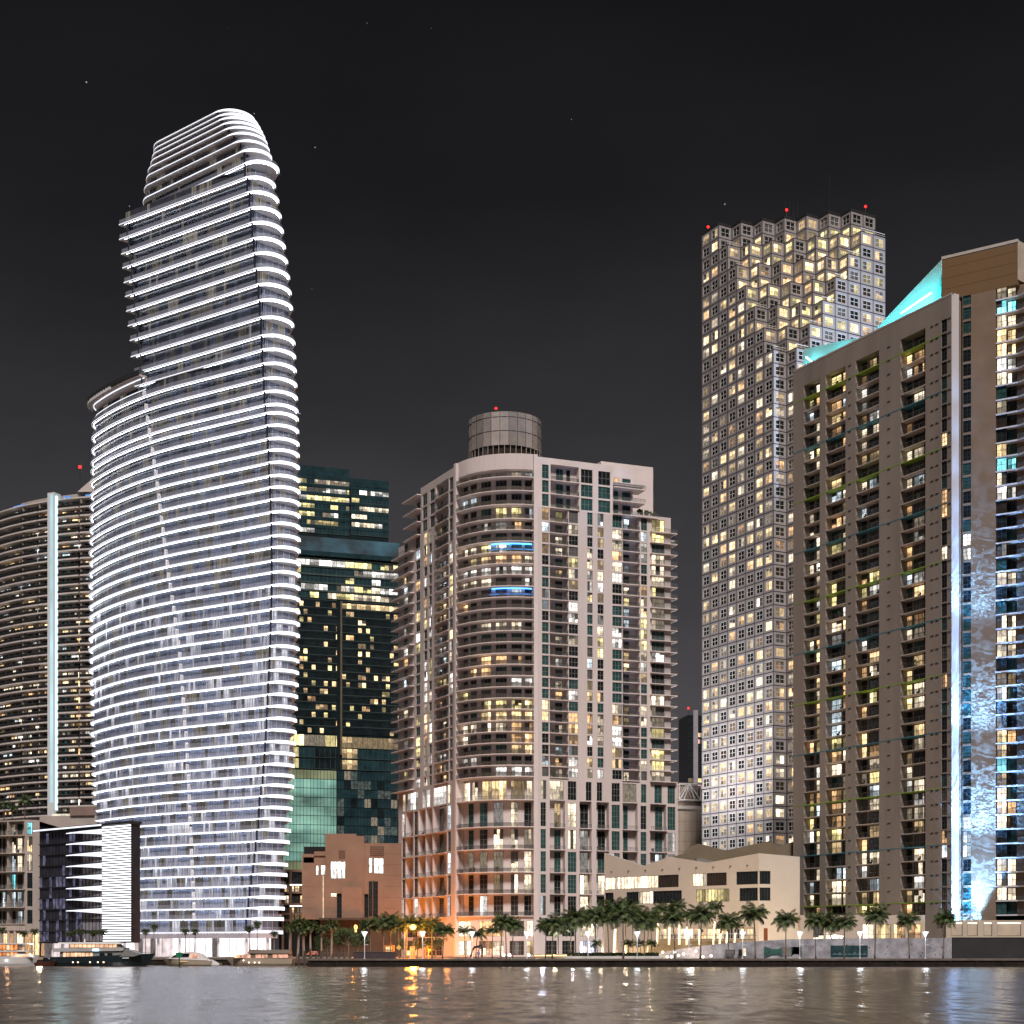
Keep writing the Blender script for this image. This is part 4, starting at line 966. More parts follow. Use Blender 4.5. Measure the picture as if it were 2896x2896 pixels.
cols = [c('B', 2273, 2318, top=.12, w=[(2275, 2300, 2), (2307, 2318, 1)], mix=mk(.36, 1)), c('B', 2335, 2391, top=.12, w=[(2336, 2378, 3), (2382, 2391, 1)], mix=mk(.42, 2, .6)),
        c('B', 2420, 2486, top=.12, w=[(2421, 2450, 2), (2457, 2488, 3)], mix=mk(.38, 3)), c('B', 2547, 2617, top=.12, w=[(2548, 2578, 2), (2583, 2619, 3)], mix=mk(.36, 4)), c('W', 2662, 2678, nx=2, ny=3, sill=.2, head=.1, mix=mk(.12, 5))]
x0 = RF.a(2243)
zone(rc, RF, x0, 0, GZ, Zroof, flr, cols, TAN, mk(.3, 9), depth=2.0, slab=TANS, rail=RB, special=spec, thick=.2)
rc.part('parapet').mb.band(RF, x0-.02, .02, -.6, .05, Zroof-.05, Zroof+.35, TANS)
for i, (z0, z1) in enumerate(flr):          # painted level lines across the piers, and vents
    s = spec(i)
    if s:
        for p0, p1 in ((2243, 2273), (2318, 2335), (2391, 2420), (2486, 2547), (2617, 2662)): rc.part('painted_line').mb.band(RF, RF.a(p0), RF.a(p1), 0, .03, z0-.2, z0, s)
    for p in (2403, 2514, 2636, 2650, 2685):
        a = RF.a(p); rc.part('vent').mb.band(RF, a-.45, a+.45, 0, .08, z1-.5, z1-.3, FRAME_D)
# bright edge of the slab and the stepped-back wall
EF = Fr(RF.O, 28.8); e0 = EF.a(2712)
rc.part('fin').mb.band(EF, 0.03, e0, -.25, 0.02, GZ, Zroof+.35, M('fin_stucco', (.50, .47, .46), .85, .06, .15)); rc.part('fin').mb.band(EF, 1.1, e0-.01, -4, -.26, GZ, Zroof+.34, M('fin_stucco', (.50, .47, .46), .85, .06, .15))
SF = Fr(EF.xy(e0, -3.0), 12); s1 = SF.a(2719)-1
R2 = Fr((kx(2722)*(YR+3.5), YR+3.5), -33)
CREM = M('crown_sodium_tint', (.165, .10, .05), .85, .10, .12, .2, streak=True); WSH = M('rough_render', (.21, .15, .105), .9, .12, .2, .2)  # sodium light on the crown is put into its tan colour
zc = R2.z(2722, 716); zl = R2.z(2722, 838)
r0, r1, rE = R2.a(2722), R2.a(2816), R2.a(2878)
rcols = [cpx(R2, 'W', 2723, 2746, nx=2, ny=3, sill=.3, head=.2, mix=Mix(.16, HW, [G_TEAL, G_DARK], .6, .3, 6))]
f2 = []
z = R2.z(2722, 2588)
while z+FHR < zl+1.5: f2.append((z, z+FHR)); z += FHR
zone(rc, R2, r0, r1, GZ, zl, f2, rcols, WSH, mk(.2, 7), depth=.6, slab=TANS)
rc.part('crown').mb.band(R2, R2.a(2664), rE, -8, .02, zl, zc, CREM)
rc.part('crown_coping').mb.band(R2, R2.a(2663), rE+.1, -8, .12, zc-.35, zc+.25, TANS)
for k_z in range(1, 4): rc.part('crown_joint').mb.band(R2, R2.a(2665), rE-.02, .021, .035, zl+(zc-zl)*k_z/4, zl+(zc-zl)*k_z/4+.08, M('crown_seam', (.10, .06, .03)))
rc.part('crown').mb.band(R2, r1, rE, -8, .02, R2.z(2816, 806), zl-.002, CREM) if R2.z(2816, 806) < zl else None
R3 = Fr(R2.xy(rE, 0), 40); rc.part('crown').mb.band(R3, .01, 9, -8, .02, R2.z(2878, 790), zc, M('crown_pale', (.42, .37, .31), .8))
# right-hand balconies
R2b = Fr(R2.xy(0, -1.6), -33); mkr = Mix(.42, ['warm', 'amber', 'amber', 'cream', 'cyan', 'white', 'cream'], [G_DARK, G_DARK, G_TEAL, G_BROWN], .6, .15, 12)
for i, (z0, z1) in enumerate(f2):
    n = rc.part('balcony'); rE2 = rE+3.2
    n.mb.band(R2, r1+.02, rE, -2, .05, z0-.24, z0, TANS)
    pts_ = [R2.xy(rE, 0.05), R2.xy(rE+1.6, .9), R2.xy(rE+3.2, .7), R2.xy(rE+4.6, -.6), R2.xy(rE+5.0, -3), R2.xy(rE, -3)]
    n.mb.prism(pts_, z0-.24, z0, SLAB if False else TANS)
    n.mb.band(R2, r1+.02, rE, .05, .08, z0-.26, z0+.02, M('slab_edge_pale', (.6, .6, .66)))
    pe = Pa(pts_[:5]); railing(n, pe, 0, pe.len, 0, z0, 1.05, RAIL_G)
    room = mkr.room()
    window(rc, R2, r1+.15, R2.a(2846), z0+.05, z1-.3, -.35, 2, 2, mkr, FRAME_D, force=room if room[0] else None)
    window(rc, R2b, R2b.a(2850), R2b.a(2874), z0+.05, z1-.35, 0, 2, 2, mkr, FRAME_D, force=room if mkr.r.random() < .7 else None)
    rc.part('wall').mb.band(R2b, R2b.a(2875), R2b.a(2875)+6, -.3, -.05, z0, z1-.24, WSH)
rc.part('inner_core').mb.prism([RF.xy(x0+.2, -2.3), RF.xy(-.3, -2.2), RF.xy(-9, -12), RF.xy(x0+.2, -20)], GZ, Zroof-.3, CORE, mtop=TAN)
rc.part('inner_core').mb.prism([R2.xy(R2.a(2700), -2.4), R2.xy(rE+2, -2.4), R2.xy(rE+6, -14), R2.xy(R2.a(2690), -14)], GZ, zl, CORE)
rc.part('inner_core').mb.band(EF, .7, e0+2, -9, -3.02, GZ, Zroof, CORE)
rc.part('return_wall').mb.band(SF, -.2, s1+1, -2, 0, GZ, zl, WSH)
# swept roof screen, turquoise wash from tube lamps, also tinted into its colour
SCR = Fr(RF.xy(0, -5.0), -61.2); sm = M('roof_screen_wash_tint', (.42, .70, .70), .8, .05)
prof = [(2272, 987), (2409, 958), (2455, 955), (2500, 905), (2662, 735)]
n = rc.part('roof_screen').mb
for (p0, y0), (p1, y1) in zip(prof, prof[1:]):
    for k in range(6):
        pa_, pb_ = p0+(p1-p0)*k/6, p0+(p1-p0)*(k+1)/6; ya, yb_ = y0+(y1-y0)*k/6, y0+(y1-y0)*(k+1)/6
        a, b = SCR.a(pa_), SCR.a(pb_); za, zb2 = SCR.z(pa_, ya), SCR.z(pb_, yb_)
        P = [SCR.pt(a, 0, Zroof-1), SCR.pt(b, 0, Zroof-1), SCR.pt(b, -.4, Zroof-1), SCR.pt(a, -.4, Zroof-1), SCR.pt(a, 0, za), SCR.pt(b, 0, zb2), SCR.pt(b, -.4, zb2), SCR.pt(a, -.4, za)]
        n.hexa(P, sm)
LT = E('turquoise_tube', (.55, .95, 1), 7)
for p0, y0, p1, y1 in ((2280, 1010, 2300, 1026), (2548, 886, 2634, 828)):
    fa = Fr(RF.xy(0, -3.2), -61.2); rc.part('tube_lamp').mb.tube([fa.pt(fa.a(p0), 0, fa.z(p0, y0)), fa.pt(fa.a(p1), 0, fa.z(p1, y1))], .16, 6, LT)
def area(name, loc, tgt, e, col, sx_, sy_):
    l = bpy.data.lights.new(name, 'AREA'); l.shape = 'RECTANGLE'; l.size = sx_; l.size_y = sy_; l.energy = e; l.color = col
    o = bpy.data.objects.new(name, l); COL.objects.link(o); o.location = loc; o.rotation_euler = (Vector(tgt)-Vector(loc)).to_track_quat('-Z', 'Y').to_euler(); return o
for p0, e, hgt in ((2300, 420, 3), (2380, 350, 3), (2520, 600, 5), (2585, 1000, 7), (2635, 1300, 9)):
    a = SCR.a(p0); area('roof_wash_lamp', SCR.pt(a, 2.6, Zroof+.2), SCR.pt(a, 0, Zroof+hgt*.45), e, (.05, .85, .92), 5, .5)
# podium of the slab behind the plaza wall
PODF = Fr((kx(2260)*352, 352), 0)
zpo = zof(2588, 352)
PD = M('podium_beige', (.50, .42, .34), .8, .08, .2)
mpd = Mix(.9, ['amber', 'cream', 'amber', 'warm'], [G_BROWN], .7, .3, 3)
zone(rc, PODF, PODF.a(2262), PODF.a(2675), GZ, zpo, [(zof(2672, 352), zof(2612, 352))], [cpx(PODF, 'W', a, b, nx=n_, ny=2, sill=.1, head=.1) for a, b, n_ in ((2300, 2345, 3), (2440, 2472, 2), (2476, 2520, 3), (2528, 2560, 3), (2570, 2605, 2))], PD, mpd, depth=2.5)
PODG = Fr((kx(2700)*338.5, 338.5), 0)
zone(rc, PODG, PODG.a(2676), PODG.a(2920), GZ, zof(2606, 352), [(zof(2650, 352), zof(2611, 352))], [cpx(PODG, 'W', a, b, nx=1, ny=1, sill=.1, head=.1) for a, b in ((2690, 2722), (2736, 2765), (2782, 2806), (2820, 2888))], PD, Mix(0, ['cream'], [M('bay_wall', (.5, .42, .33), .8)], .5, .5, 4), depth=3.2)
for a, b in ((2690, 2722), (2736, 2765), (2782, 2806), (2820, 2888)):
    rc.part('bay_light').mb.band(PODG, PODG.a(a)+.1, PODG.a(b)-.1, -.12, -.06, zof(2612, 352)-.25, zof(2612, 352)-.05, E('bay_light_warm', (1, .92, .75), 3.0))
rc.done()
# wall uplights and added edge spots, blue-white, the wall one through rippling water
def ripple(l):
    l.use_nodes = True; t = l.node_tree; N = t.nodes; L = t.links
    em = N['Emission']; tc = N.new('ShaderNodeTexCoord'); mp = N.new('ShaderNodeMapping'); mp.inputs['Scale'].default_value = (9, 34, 9)
    nz = N.new('ShaderNodeTexNoise'); nz.inputs['Scale'].default_value = 1.0; nz.inputs['Detail'].default_value = 5; nz.inputs['Distortion'].default_value = 1.2
    rm = N.new('ShaderNodeMapRange'); rm.inputs[1].default_value = .45; rm.inputs[2].default_value = .60; rm.inputs[3].default_value = .06; rm.inputs[4].default_value = 1.9
    L.new(tc.outputs['Normal'], mp.inputs[0]); L.new(mp.outputs[0], nz.inputs['Vector']); L.new(nz.outputs['Fac'], rm.inputs[0]); L.new(rm.outputs[0], em.inputs['Strength'])
ap = R2.a(2772); bl = (.22, .54, 1)
o = spot('wall_uplight', R2.pt(ap, 1.5, zof(2596, 342)), R2.pt(ap, -1.6, zof(2250, 342)), .6e5, bl, 60, 1.0, .5)
for zl_, en in ((8, 9e4), (28, 7e4), (50, 4.5e4), (74, 2.8e4)):
    o = spot('ripple_uplight', R2.pt(ap+.2, 7.5, zl_), R2.pt(ap, 0, zl_+15), en, (.16, .44, 1), 150, 1.0, .04); ripple(o.data)
ae = EF.a(2701)
for k in range(15): spot('added_edge_spot', EF.pt(ae, 4.2, 9+8*k), EF.pt(ae, 0, 13+8*k), 1500-72*k, (.19, .47, 1), 160, 1.0, .5)  # unseen lamp row added up the fin to even its blue wash
spot('wall_uplight', R2.pt(ap, 5, 9), R2.pt(ap, 0, 36), 4.5e4, (.20, .46, 1), 70, 1.0, .2)

# ================================================================== low white hall with the folded roof
MF = Fr((kx(2146)*366, 366), -46); MF2 = Fr(MF.O, 9)
mu = Thing('folded_roof_hall', 'low cream hall with a zigzag roofline and bands of ribbon windows', 'building', (kx(1980)*385, 388, GZ))
CRM = M('hall_stucco', (.50, .45, .39), .85, .07, .12, .2); OLV = M('hall_roof_olive', (.17, .135, .09), .8, .12, .2)
def zmu(py): return MF.z(2146, py)
def profile(th, part, fr, prof, zb_, thick, mat):
    n = th.part(part).mb
    for (p0, y0), (p1, y1) in zip(prof, prof[1:]):
        a, b = fr.a(p0), fr.a(p1); za, zb2 = fr.z(p0, y0), fr.z(p1, y1)
        n.hexa([fr.pt(a, 0, zb_), fr.pt(b, 0, zb_), fr.pt(b, -thick, zb_), fr.pt(a, -thick, zb_), fr.pt(a, 0, za), fr.pt(b, 0, zb2), fr.pt(b, -thick, zb2), fr.pt(a, -thick, za)], mat)
m0 = MF.a(1709); zA0, zA1, zB0, zB1 = zmu(2500), zmu(2463), zmu(2547), zmu(2510)
mh1 = Mix(1, ['cream', 'white'], [G_DARK], .9, .5, 3); mh1.r.plain = True; mh0 = Mix(.03, ['yellow', 'cream'], [G_DARK, G_DARK, G_BROWN], .1, .0, 5)
k_ = lambda a, b, nx, mix: cpx(MF, 'W', a, b, nx=nx, ny=1, sill=0, head=0, mix=mix)
zone(mu, MF, m0, -.005, zA0, zA1+.01, [(zA0, zA1)], [k_(1711, 1754, 5, mh1), k_(1754.5, 1860, 11, mh1), k_(1861, 1919, 6, mh0), k_(1958, 1997, 4, mh1), k_(1998, 2055, 7, mh0), k_(2082, 2143, 7, mh0)], CRM, mh0, depth=.5)
zone(mu, MF, m0, -.005, zB0, zB1+.01, [(zB0, zB1)], [k_(1711, 1735, 3, mh0), k_(1771, 1806, 4, mh0), k_(1807, 1846, 4, mh1), k_(1847, 1928, 9, mh0), k_(1968, 2063, 11, mh0), k_(2091, 2143, 6, mh0)], CRM, mh0, depth=.5)
mw = mu.part('wall').mb; mw.band(MF, m0, -.005, -.55, 0, zB1+.012, zA0-.002, CRM); mw.band(MF, m0, -.005, -.55, 0, GZ, zB0-.002, CRM)
profile(mu, 'folded_parapet', MF, [(1709, 2412), (1820, 2449), (1892, 2423), (2000, 2440), (2146, 2413)], zA1+.012, .55, CRM)
e2 = MF2.a(2262)
zone(mu, MF2, 0, e2, zA0, zA1+.01, [(zA0, zA1)], [cpx(MF2, 'W', 2147, 2179, nx=4, ny=1, sill=0, head=0)], CRM, mh0, depth=.5)
zone(mu, MF2, 0, e2, zB0, zB1+.01, [(zB0, zB1)], [cpx(MF2, 'W', 2147, 2179, nx=4, ny=1, sill=0, head=0)], CRM, mh0, depth=.5)
mw.band(MF2, 0, e2, -.55, 0, zB1+.012, zA0-.002, CRM); mw.band(MF2, 0, e2, -.55, 0, GZ, zB0-.002, CRM)
profile(mu, 'folded_parapet', MF2, [(2146, 2413), (2262, 2423)], zA1+.012, .55, CRM)
mu.part('inner_core').mb.prism([MF.xy(m0+.2, -.6), MF.xy(-.2, -.6), MF2.xy(e2, -.6), MF2.xy(e2, -14), MF.xy(m0+.2, -8)], GZ, zA1, CORE)
BF = Fr((kx(1946)*392, 392), 4)
profile(mu, 'rear_roof_fold', BF, [(1900, 2424), (1946, 2410), (1975, 2386), (2054, 2405), (2175, 2378), (2199, 2393), (2262, 2376)], GZ+12, 8, OLV)
for k in range(9): a = MF.a(1730+k*48); mu.part('wall_lamp').mb.band(MF, a-.2, a+.2, 0, .25, zmu(2447), zmu(2445), FRAME_D)
for p, h_, w_ in ((1960, 1.4, 2.2), (1985, 1.0, 1.6), (2110, 1.2, 2.4)):
    a = BF.a(p); mu.part('roof_unit').mb.band(BF, a, a+w_, 3, 4.6, zmu(2445), zmu(2430)+h_, M('roof_unit_grey', (.22, .21, .2)))
mu.done()
area('hall_wash', (kx(2250)*356, 352, 3), (kx(2215)*368, 372, 14), 2400, (1, .74, .46), 5, 1)
area('hall_wash', (kx(1990)*352, 352, 3.5), (kx(1960)*385, 385, 9), 3000, (1, .78, .50), 14, 1)

# ================================================================== brown concrete office block and the glass house beside it
YK = 425.0; KF = Fr((kx(855)*YK, YK), 4)
kb = Thing('brown_block', 'brown windowed concrete block with stepped roof lit orange from the street', 'building', (kx(980)*YK, YK+8, GZ))
KC = M('brown_concrete', (.25, .16, .115), .9, .16, .12, .2, bump=.2); KD = M('brown_recess', (.14, .085, .06), .9)
def zk(py): return zof(py, YK)
K = KF.a; mkb = Mix(.0, ['white'], [G_DARK], .5, .5, 2)
def cellwall(th, fr, p0, p1, y0, y1, d, depth, mat, holes):
    """solid wall with rectangular openings (photo rows and columns), columns must not overlap"""
    w = th.part('wall').mb; x = fr.a(p0); zt_, zb_ = zof(y0, YK), zof(y1, YK)
    hs = {}
    for h in holes: hs.setdefault((h[0], h[1]), []).append(h)
    for (h0, h1) in sorted(hs):
        w.band(fr, x, fr.a(h0), d-depth, d, zb_, zt_, mat); z = zb_
        for hh in sorted(hs[(h0, h1)], key=lambda t: -t[3]):
            za, zb2 = zof(hh[3], YK), zof(hh[2], YK); w.band(fr, fr.a(h0), fr.a(h1), d-depth, d, z, za, mat); z = zb2
            if hh[4] is None: th.part('recess').mb.band(fr, fr.a(h0), fr.a(h1), d-depth, d-depth+.2, za, zb2, KD)
            else: window(th, fr, fr.a(h0), fr.a(h1), za, zb2, d-.6, hh[5], hh[6], Mix(1, [hh[4][0]], [G_DARK], .5, 1, 3), FRAME_D, .1, force=hh[4] if hh[4][0] else (None, G_DARK))
        w.band(fr, fr.a(h0), fr.a(h1), d-depth, d, z, zt_, mat); x = fr.a(h1)
    w.band(fr, x, fr.a(p1), d-depth, d, zb_, zt_, mat)
WH = ('white', 2); DKW = (None, 0)
cellwall(kb, KF, 854, 920, 2415, 2600, 0, 6, KC, [(858, 888, 2424, 2440, None), (893, 901, 2447, 2475, WH, 1, 1), (907, 920, 2446, 2474, WH, 1, 1)])
kb.part('wall').mb.band(KF, K(888.5), K(920), -1, .4, zk(2420), zk(2408), KC)
cellwall(kb, KF, 920.2, 1030, 2364, 2600, .8, 6, KC, [(935, 952.8, 2436, 2485, WH, 2, 2), (953, 966.8, 2436, 2485, WH, 1, 2), (967, 977, 2436, 2485, WH, 1, 2), (953, 966.8, 2527, 2598, DKW, 2, 5), (935, 952.8, 2525, 2537, ('cream', 3), 2, 1)])
kb.part('wall').mb.band(KF, K(920.2), K(1008), -6, .78, zk(2364), zk(2358), KC)
kb.part('wall').mb.band(KF, K(967.2), K(1026), -1, 2.2, zk(2600), zk(2509), KC); kb.part('recess').mb.band(KF, K(958), K(977), .81, .84, zk(2430), zk(2405), KD)
cellwall(kb, KF, 1030.1, 1135, 2384, 2600, .4, 6, KC, [(1043, 1053, 2425, 2468, WH, 1, 2), (1057, 1085, 2426, 2470, WH, 2, 2), (1030.4, 1042, 2528, 2595, DKW, 1, 4), (1054, 1056.8, 2490, 2595, DKW, 1, 4)])
for p0, p1 in ((1043, 1053), (1057, 1069)):
    window(kb, KF, K(p0), K(p1), zk(2592), zk(2492), .42, 2, 5, mkb, FRAME_D, .12)
kb.part('recess').mb.band(KF, K(1047), K(1086), .41, .5, zk(2420), zk(2393), KD)
for k in range(4): kb.part('recess_slat').mb.band(KF, K(1049), K(1084), .5, .62, zk(2417-6*k), zk(2415-6*k), KC)
kb.part('entrance_canopy').mb.band(KF, K(905), K(1040), 0.5, 6, zk(2603), zk(2597), M('canopy_dark', (.05, .04, .035))); kb.part('entrance_wall').mb.band(KF, K(905), K(1135), -2, .3, GZ, zk(2601), M('entrance_dark', (.05, .038, .03)))
kb.part('floodlit_fin').mb.band(KF, K(913), K(915.5), .2, .5, zk(2600), zk(2476), E('fin_warm_glow', (1, .75, .5), .9, .3))  # floodlit look put into the fin as its own emission
for k in range(1, 7):
    for p0, p1, d_ in ((854, 892, 0), (921, 934, .8), (1087, 1134, .4)): kb.part('panel_joints').mb.band(KF, K(p0), K(p1), d_+.003, d_+.02, zk(2600-31*k), zk(2600-31*k)+.07, KD) if 2600-31*k > (2480 if p0 == 854 else 2370 if p0 == 921 else 2392) else None
kb.part('inner_core').mb.band(KF, K(856), K(1133), -12, -6.02, GZ, zk(2390), CORE)
kb.done()
gh = Thing('glass_house', 'small glass fronted office with glowing gold floors squeezed beside the sail tower', 'building', (kx(825)*440, 444, GZ))
hf = Fr((kx(790)*440, 440), 3); h0, h1 = hf.a(788), hf.a(862); zh = lambda y: zof(y, 440)
gh.part('body').mb.band(hf, h0, h1, -10, -.8, GZ, zh(2462), CORE); gh.part('roof').mb.band(hf, h0, h1, -10, .2, zh(2466), zh(2459), KC)
mgh = Mix(.8, ['warm', 'amber', 'cream'], [G_BROWN], .3, .3, 8)
for j, (y0, y1) in enumerate(((2468, 2500), (2505, 2522), (2532, 2555), (2566, 2582), (2584, 2600))):
    for i in range(5):
        a, b = h0+(h1-h0)*i/5+.1, h0+(h1-h0)*(i+1)/5-.05; window(gh, hf, a, b, zh(y1), zh(y0), -.4, 2, 2, Mix(0, ['cool'], [G_DARK, G_TEAL], 0, 0, i) if j == 0 else mgh, FRAME_D, .08)
    gh.part('floor_slab').mb.band(hf, h0, h1, -.8, .3, zh(y1+5), zh(y1), KC)
for y in (2504, 2564): gh.part('light_strip').mb.band(hf, hf.a(820), h1, .3, .36, zh(y), zh(y-3), E('strip_cream', (1, .93, .85), 3))
for p in (800, 822, 858): gh.part('column').mb.band(hf, hf.a(p)-.3, hf.a(p)+.3, -.3, .35, GZ, zh(2462), KC)
gh.done()
# ================================================================== waterfront: plaza wall, lamps, palms, trees, boats
ORD = ['first', 'second', 'third', 'fourth', 'fifth', 'sixth', 'seventh', 'eighth', 'ninth', 'tenth', 'eleventh', 'twelfth']
# curved white plaza wall with painted panels
wp = []
for p, y, zt in ((1862, 338, 2.4), (1900, 336, 3.2), (1960, 335, 3.9), (2040, 334, 4.6), (2140, 333.5, 5.1), (2240, 333, 5.5), (2400, 333, 5.65), (2560, 333, 5.7), (2692, 333, 5.75)):
    wp.append((kx(p)*y, y, zt))
PWL = M('plaza_wall_stained', (.30, .30, .335), .9, .45, .5, .2); pw_ = MB()
for i in range(len(wp)-1):
    (xa, ya, za), (xb, yb_, zb2) = wp[i], wp[i+1]
    for k in range(6):
        t0, t1 = k/6, (k+1)/6
        A = (xa+(xb-xa)*t0, ya+(yb_-ya)*t0); B = (xa+(xb-xa)*t1, ya+(yb_-ya)*t1); z0_, z1_ = za+(zb2-za)*t0, za+(zb2-za)*t1
        pw_.hexa([(*A, GZ), (*B, GZ), (B[0], B[1]+.5, GZ), (A[0], A[1]+.5, GZ), (*A, z0_), (*B, z1_), (B[0], B[1]+.5, z1_), (A[0], A[1]+.5, z0_)], PWL)
pl = Thing('plaza_wall', 'long curved pale plaza wall with painted panels along the right promenade', 'wall', (wp[4][0], wp[4][1], GZ)); pl.part('wall').mb = pw_
FW = Fr((kx(2140)*333.3, 333.3), 0)
def zf(y): return zof(y, 333)
TEA = M('mural_teal', (.035, .11, .10), .8, .3, 1.2); TEA2 = M('mural_night', (.012, .045, .055), .7, .6, .9); GRY = M('mural_grey', (.20, .17, .16), .8, .2, 1)
n = pl.part('mural'); n.label = 'dark teal painted rectangle of distant hills on the plaza wall'
n.mb.band(FW, FW.a(2348), FW.a(2453), .3, .36, zf(2707), zf(2674), TEA2)
for k in range(7):
    a = FW.a(2352+k*14); b = FW.a(2352+k*14+16); h_ = rnd.uniform(3, 9); n.mb.face([FW.pt(a, .37+k*.002, zf(2700)), FW.pt(b, .37+k*.002, zf(2700)), FW.pt((a+b)/2, .37+k*.002, zf(2700-h_))], M('mural_hill', (.10, .16, .18), .8))
n = pl.part('mural'); n.label = 'bottle-shaped teal and grey painted panel on the plaza wall'
A = FW.a; n.mb.face([FW.pt(A(2161), .3, zf(2706)), FW.pt(A(2183), .3, zf(2699)), FW.pt(A(2200), .3, zf(2699)), FW.pt(A(2212), .3, zf(2705)), FW.pt(A(2212), .3, zf(2679)), FW.pt(A(2200), .3, zf(2684)), FW.pt(A(2183), .3, zf(2684)), FW.pt(A(2161), .3, zf(2676))], TEA)
n.mb.band(FW, A(2212.2), A(2236), .25, .3, zf(2705), zf(2679), GRY); n.mb.band(FW, A(2236.2), A(2266), .25, .3, zf(2706), zf(2678), TEA); n.mb.face([FW.pt(A(2238), .31, zf(2706.2)), FW.pt(A(2262), .31, zf(2706.2)), FW.pt(A(2257), .31, zf(2699)), FW.pt(A(2243), .31, zf(2699))], PWL)
n = pl.part('window'); n.mb.band(FW, A(2051), A(2078), .3, .36, zf(2700), zf(2686), FRAME_D); n.mb.band(FW, A(2053), A(2076), .36, .38, zf(2698), zf(2688), M('plaza_glass', (.18, .17, .18), .3)); n.mb.band(FW, A(2088), A(2098), .3, .36, zf(2703), zf(2685), FRAME_D)
pl.part('lit_doorway').mb.band(FW, A(2102), A(2109), .3, .36, zf(2703), zf(2682), lit('cream', 2))
for k in range(26):
    p = rnd.uniform(2150, 2690); pl.part('wall_hole').mb.band(FW, A(p)-.13, A(p)+.13, -.0, .32, zf(2680+rnd.uniform(-12, 22))-.13, zf(2680)+0.0 if False else zf(2680+rnd.uniform(-12, 22))+.13, FRAME_D) if False else None
    z_ = zf(2684+rnd.uniform(-14, 20)); pl.part('wall_hole').mb.band(FW, A(p)-.12, A(p)+.12, .3, .33, z_-.12, z_+.12, FRAME_D)
pl.done()
dw = Thing('dark_side_wall', 'dark plain wall closing the plaza at the far right', 'wall', (kx(2790)*333, 333, GZ)); dw.part('wall').mb.band(Fr((0, 333), 0), kx(2693)*333, kx(2960)*333, -.6, .3, GZ, zf(2653), M('side_wall_dark', (.032, .031, .034), .9, .2)); dw.part('coping').mb.band(Fr((0, 333), 0), kx(2693)*333, kx(2960)*333, -.65, .36, zf(2653), zf(2651), FRAME_D); dw.done()
hd_ = Thing('hall_terrace_wall', 'low ochre terrace wall and glazed ground floor below the cream hall', 'wall', (kx(1960)*345, 345, GZ))
TF = Fr((kx(1960)*346, 346), 0); zt9 = lambda y: zof(y, 346)
hd_.part('wall').mb.band(TF, TF.a(1760), TF.a(2175), -1, 0, GZ, zt9(2662), M('terrace_ochre', (.46, .34, .20), .85))
mt9 = Mix(.85, ['amber', 'warm', 'cream'], [G_BROWN], .4, .3, 4)
for k in range(14): window(hd_, TF, TF.a(1872+k*19), TF.a(1889+k*19), zt9(2655), zt9(2626), -3, 2, 2, mt9, FRAME_W, .1)
hd_.part('glazing_frame').mb.band(TF, TF.a(1868), TF.a(2142), -3.3, -3.05, GZ, zt9(2622), M('terrace_ochre', (.46, .34, .20), .85)); n = hd_.part('railing').mb; n.band(TF, TF.a(1860), TF.a(2142), -.2, -.15, zt9(2646), zt9(2645), RAIL_T)
hd_.part('door').mb.band(TF, TF.a(2160), TF.a(2171), .01, .1, zt9(2660), zt9(2625), M('door_rust', (.28, .08, .03))); hd_.done()
# planting strip hedge on the quay
hg = MB(); r = random.Random(4)
HGM = M('hedge_leaf', (.022, .034, .012), .8, .4, 2)
for k in range(1500):
    p = r.uniform(1605, 1862); y = 324+r.random()*2.4; x = kx(p)*y; z = GZ+.1+r.random()*1.0; s = .22
    w = r.uniform(0, pi); hg.face([(x-s*cos(w), y-s*sin(w), z-s*.5), (x+s*cos(w), y+s*sin(w), z-s*.4), (x+s*cos(w)*.7, y+s*sin(w), z+s*.7), (x-s*cos(w)*.6, y-s*sin(w), z+s*.6)], HGM)
hgo = hg.build('hedge', None, (0, 0, 0)); tag(hgo, 'low dark clipped hedge along the quay beneath the palm grove', 'hedge')
pk = Thing('planter_kerb', 'pale low kerb in front of the dark hedge', 'kerb', (kx(1730)*322, 322, GZ)); pk.part('kerb_stone').mb.box(kx(1600)*322, kx(1868)*322, 321.8, 322.4, GZ, GZ+.5, M('kerb_pale', (.5, .48, .46))); pk.done()

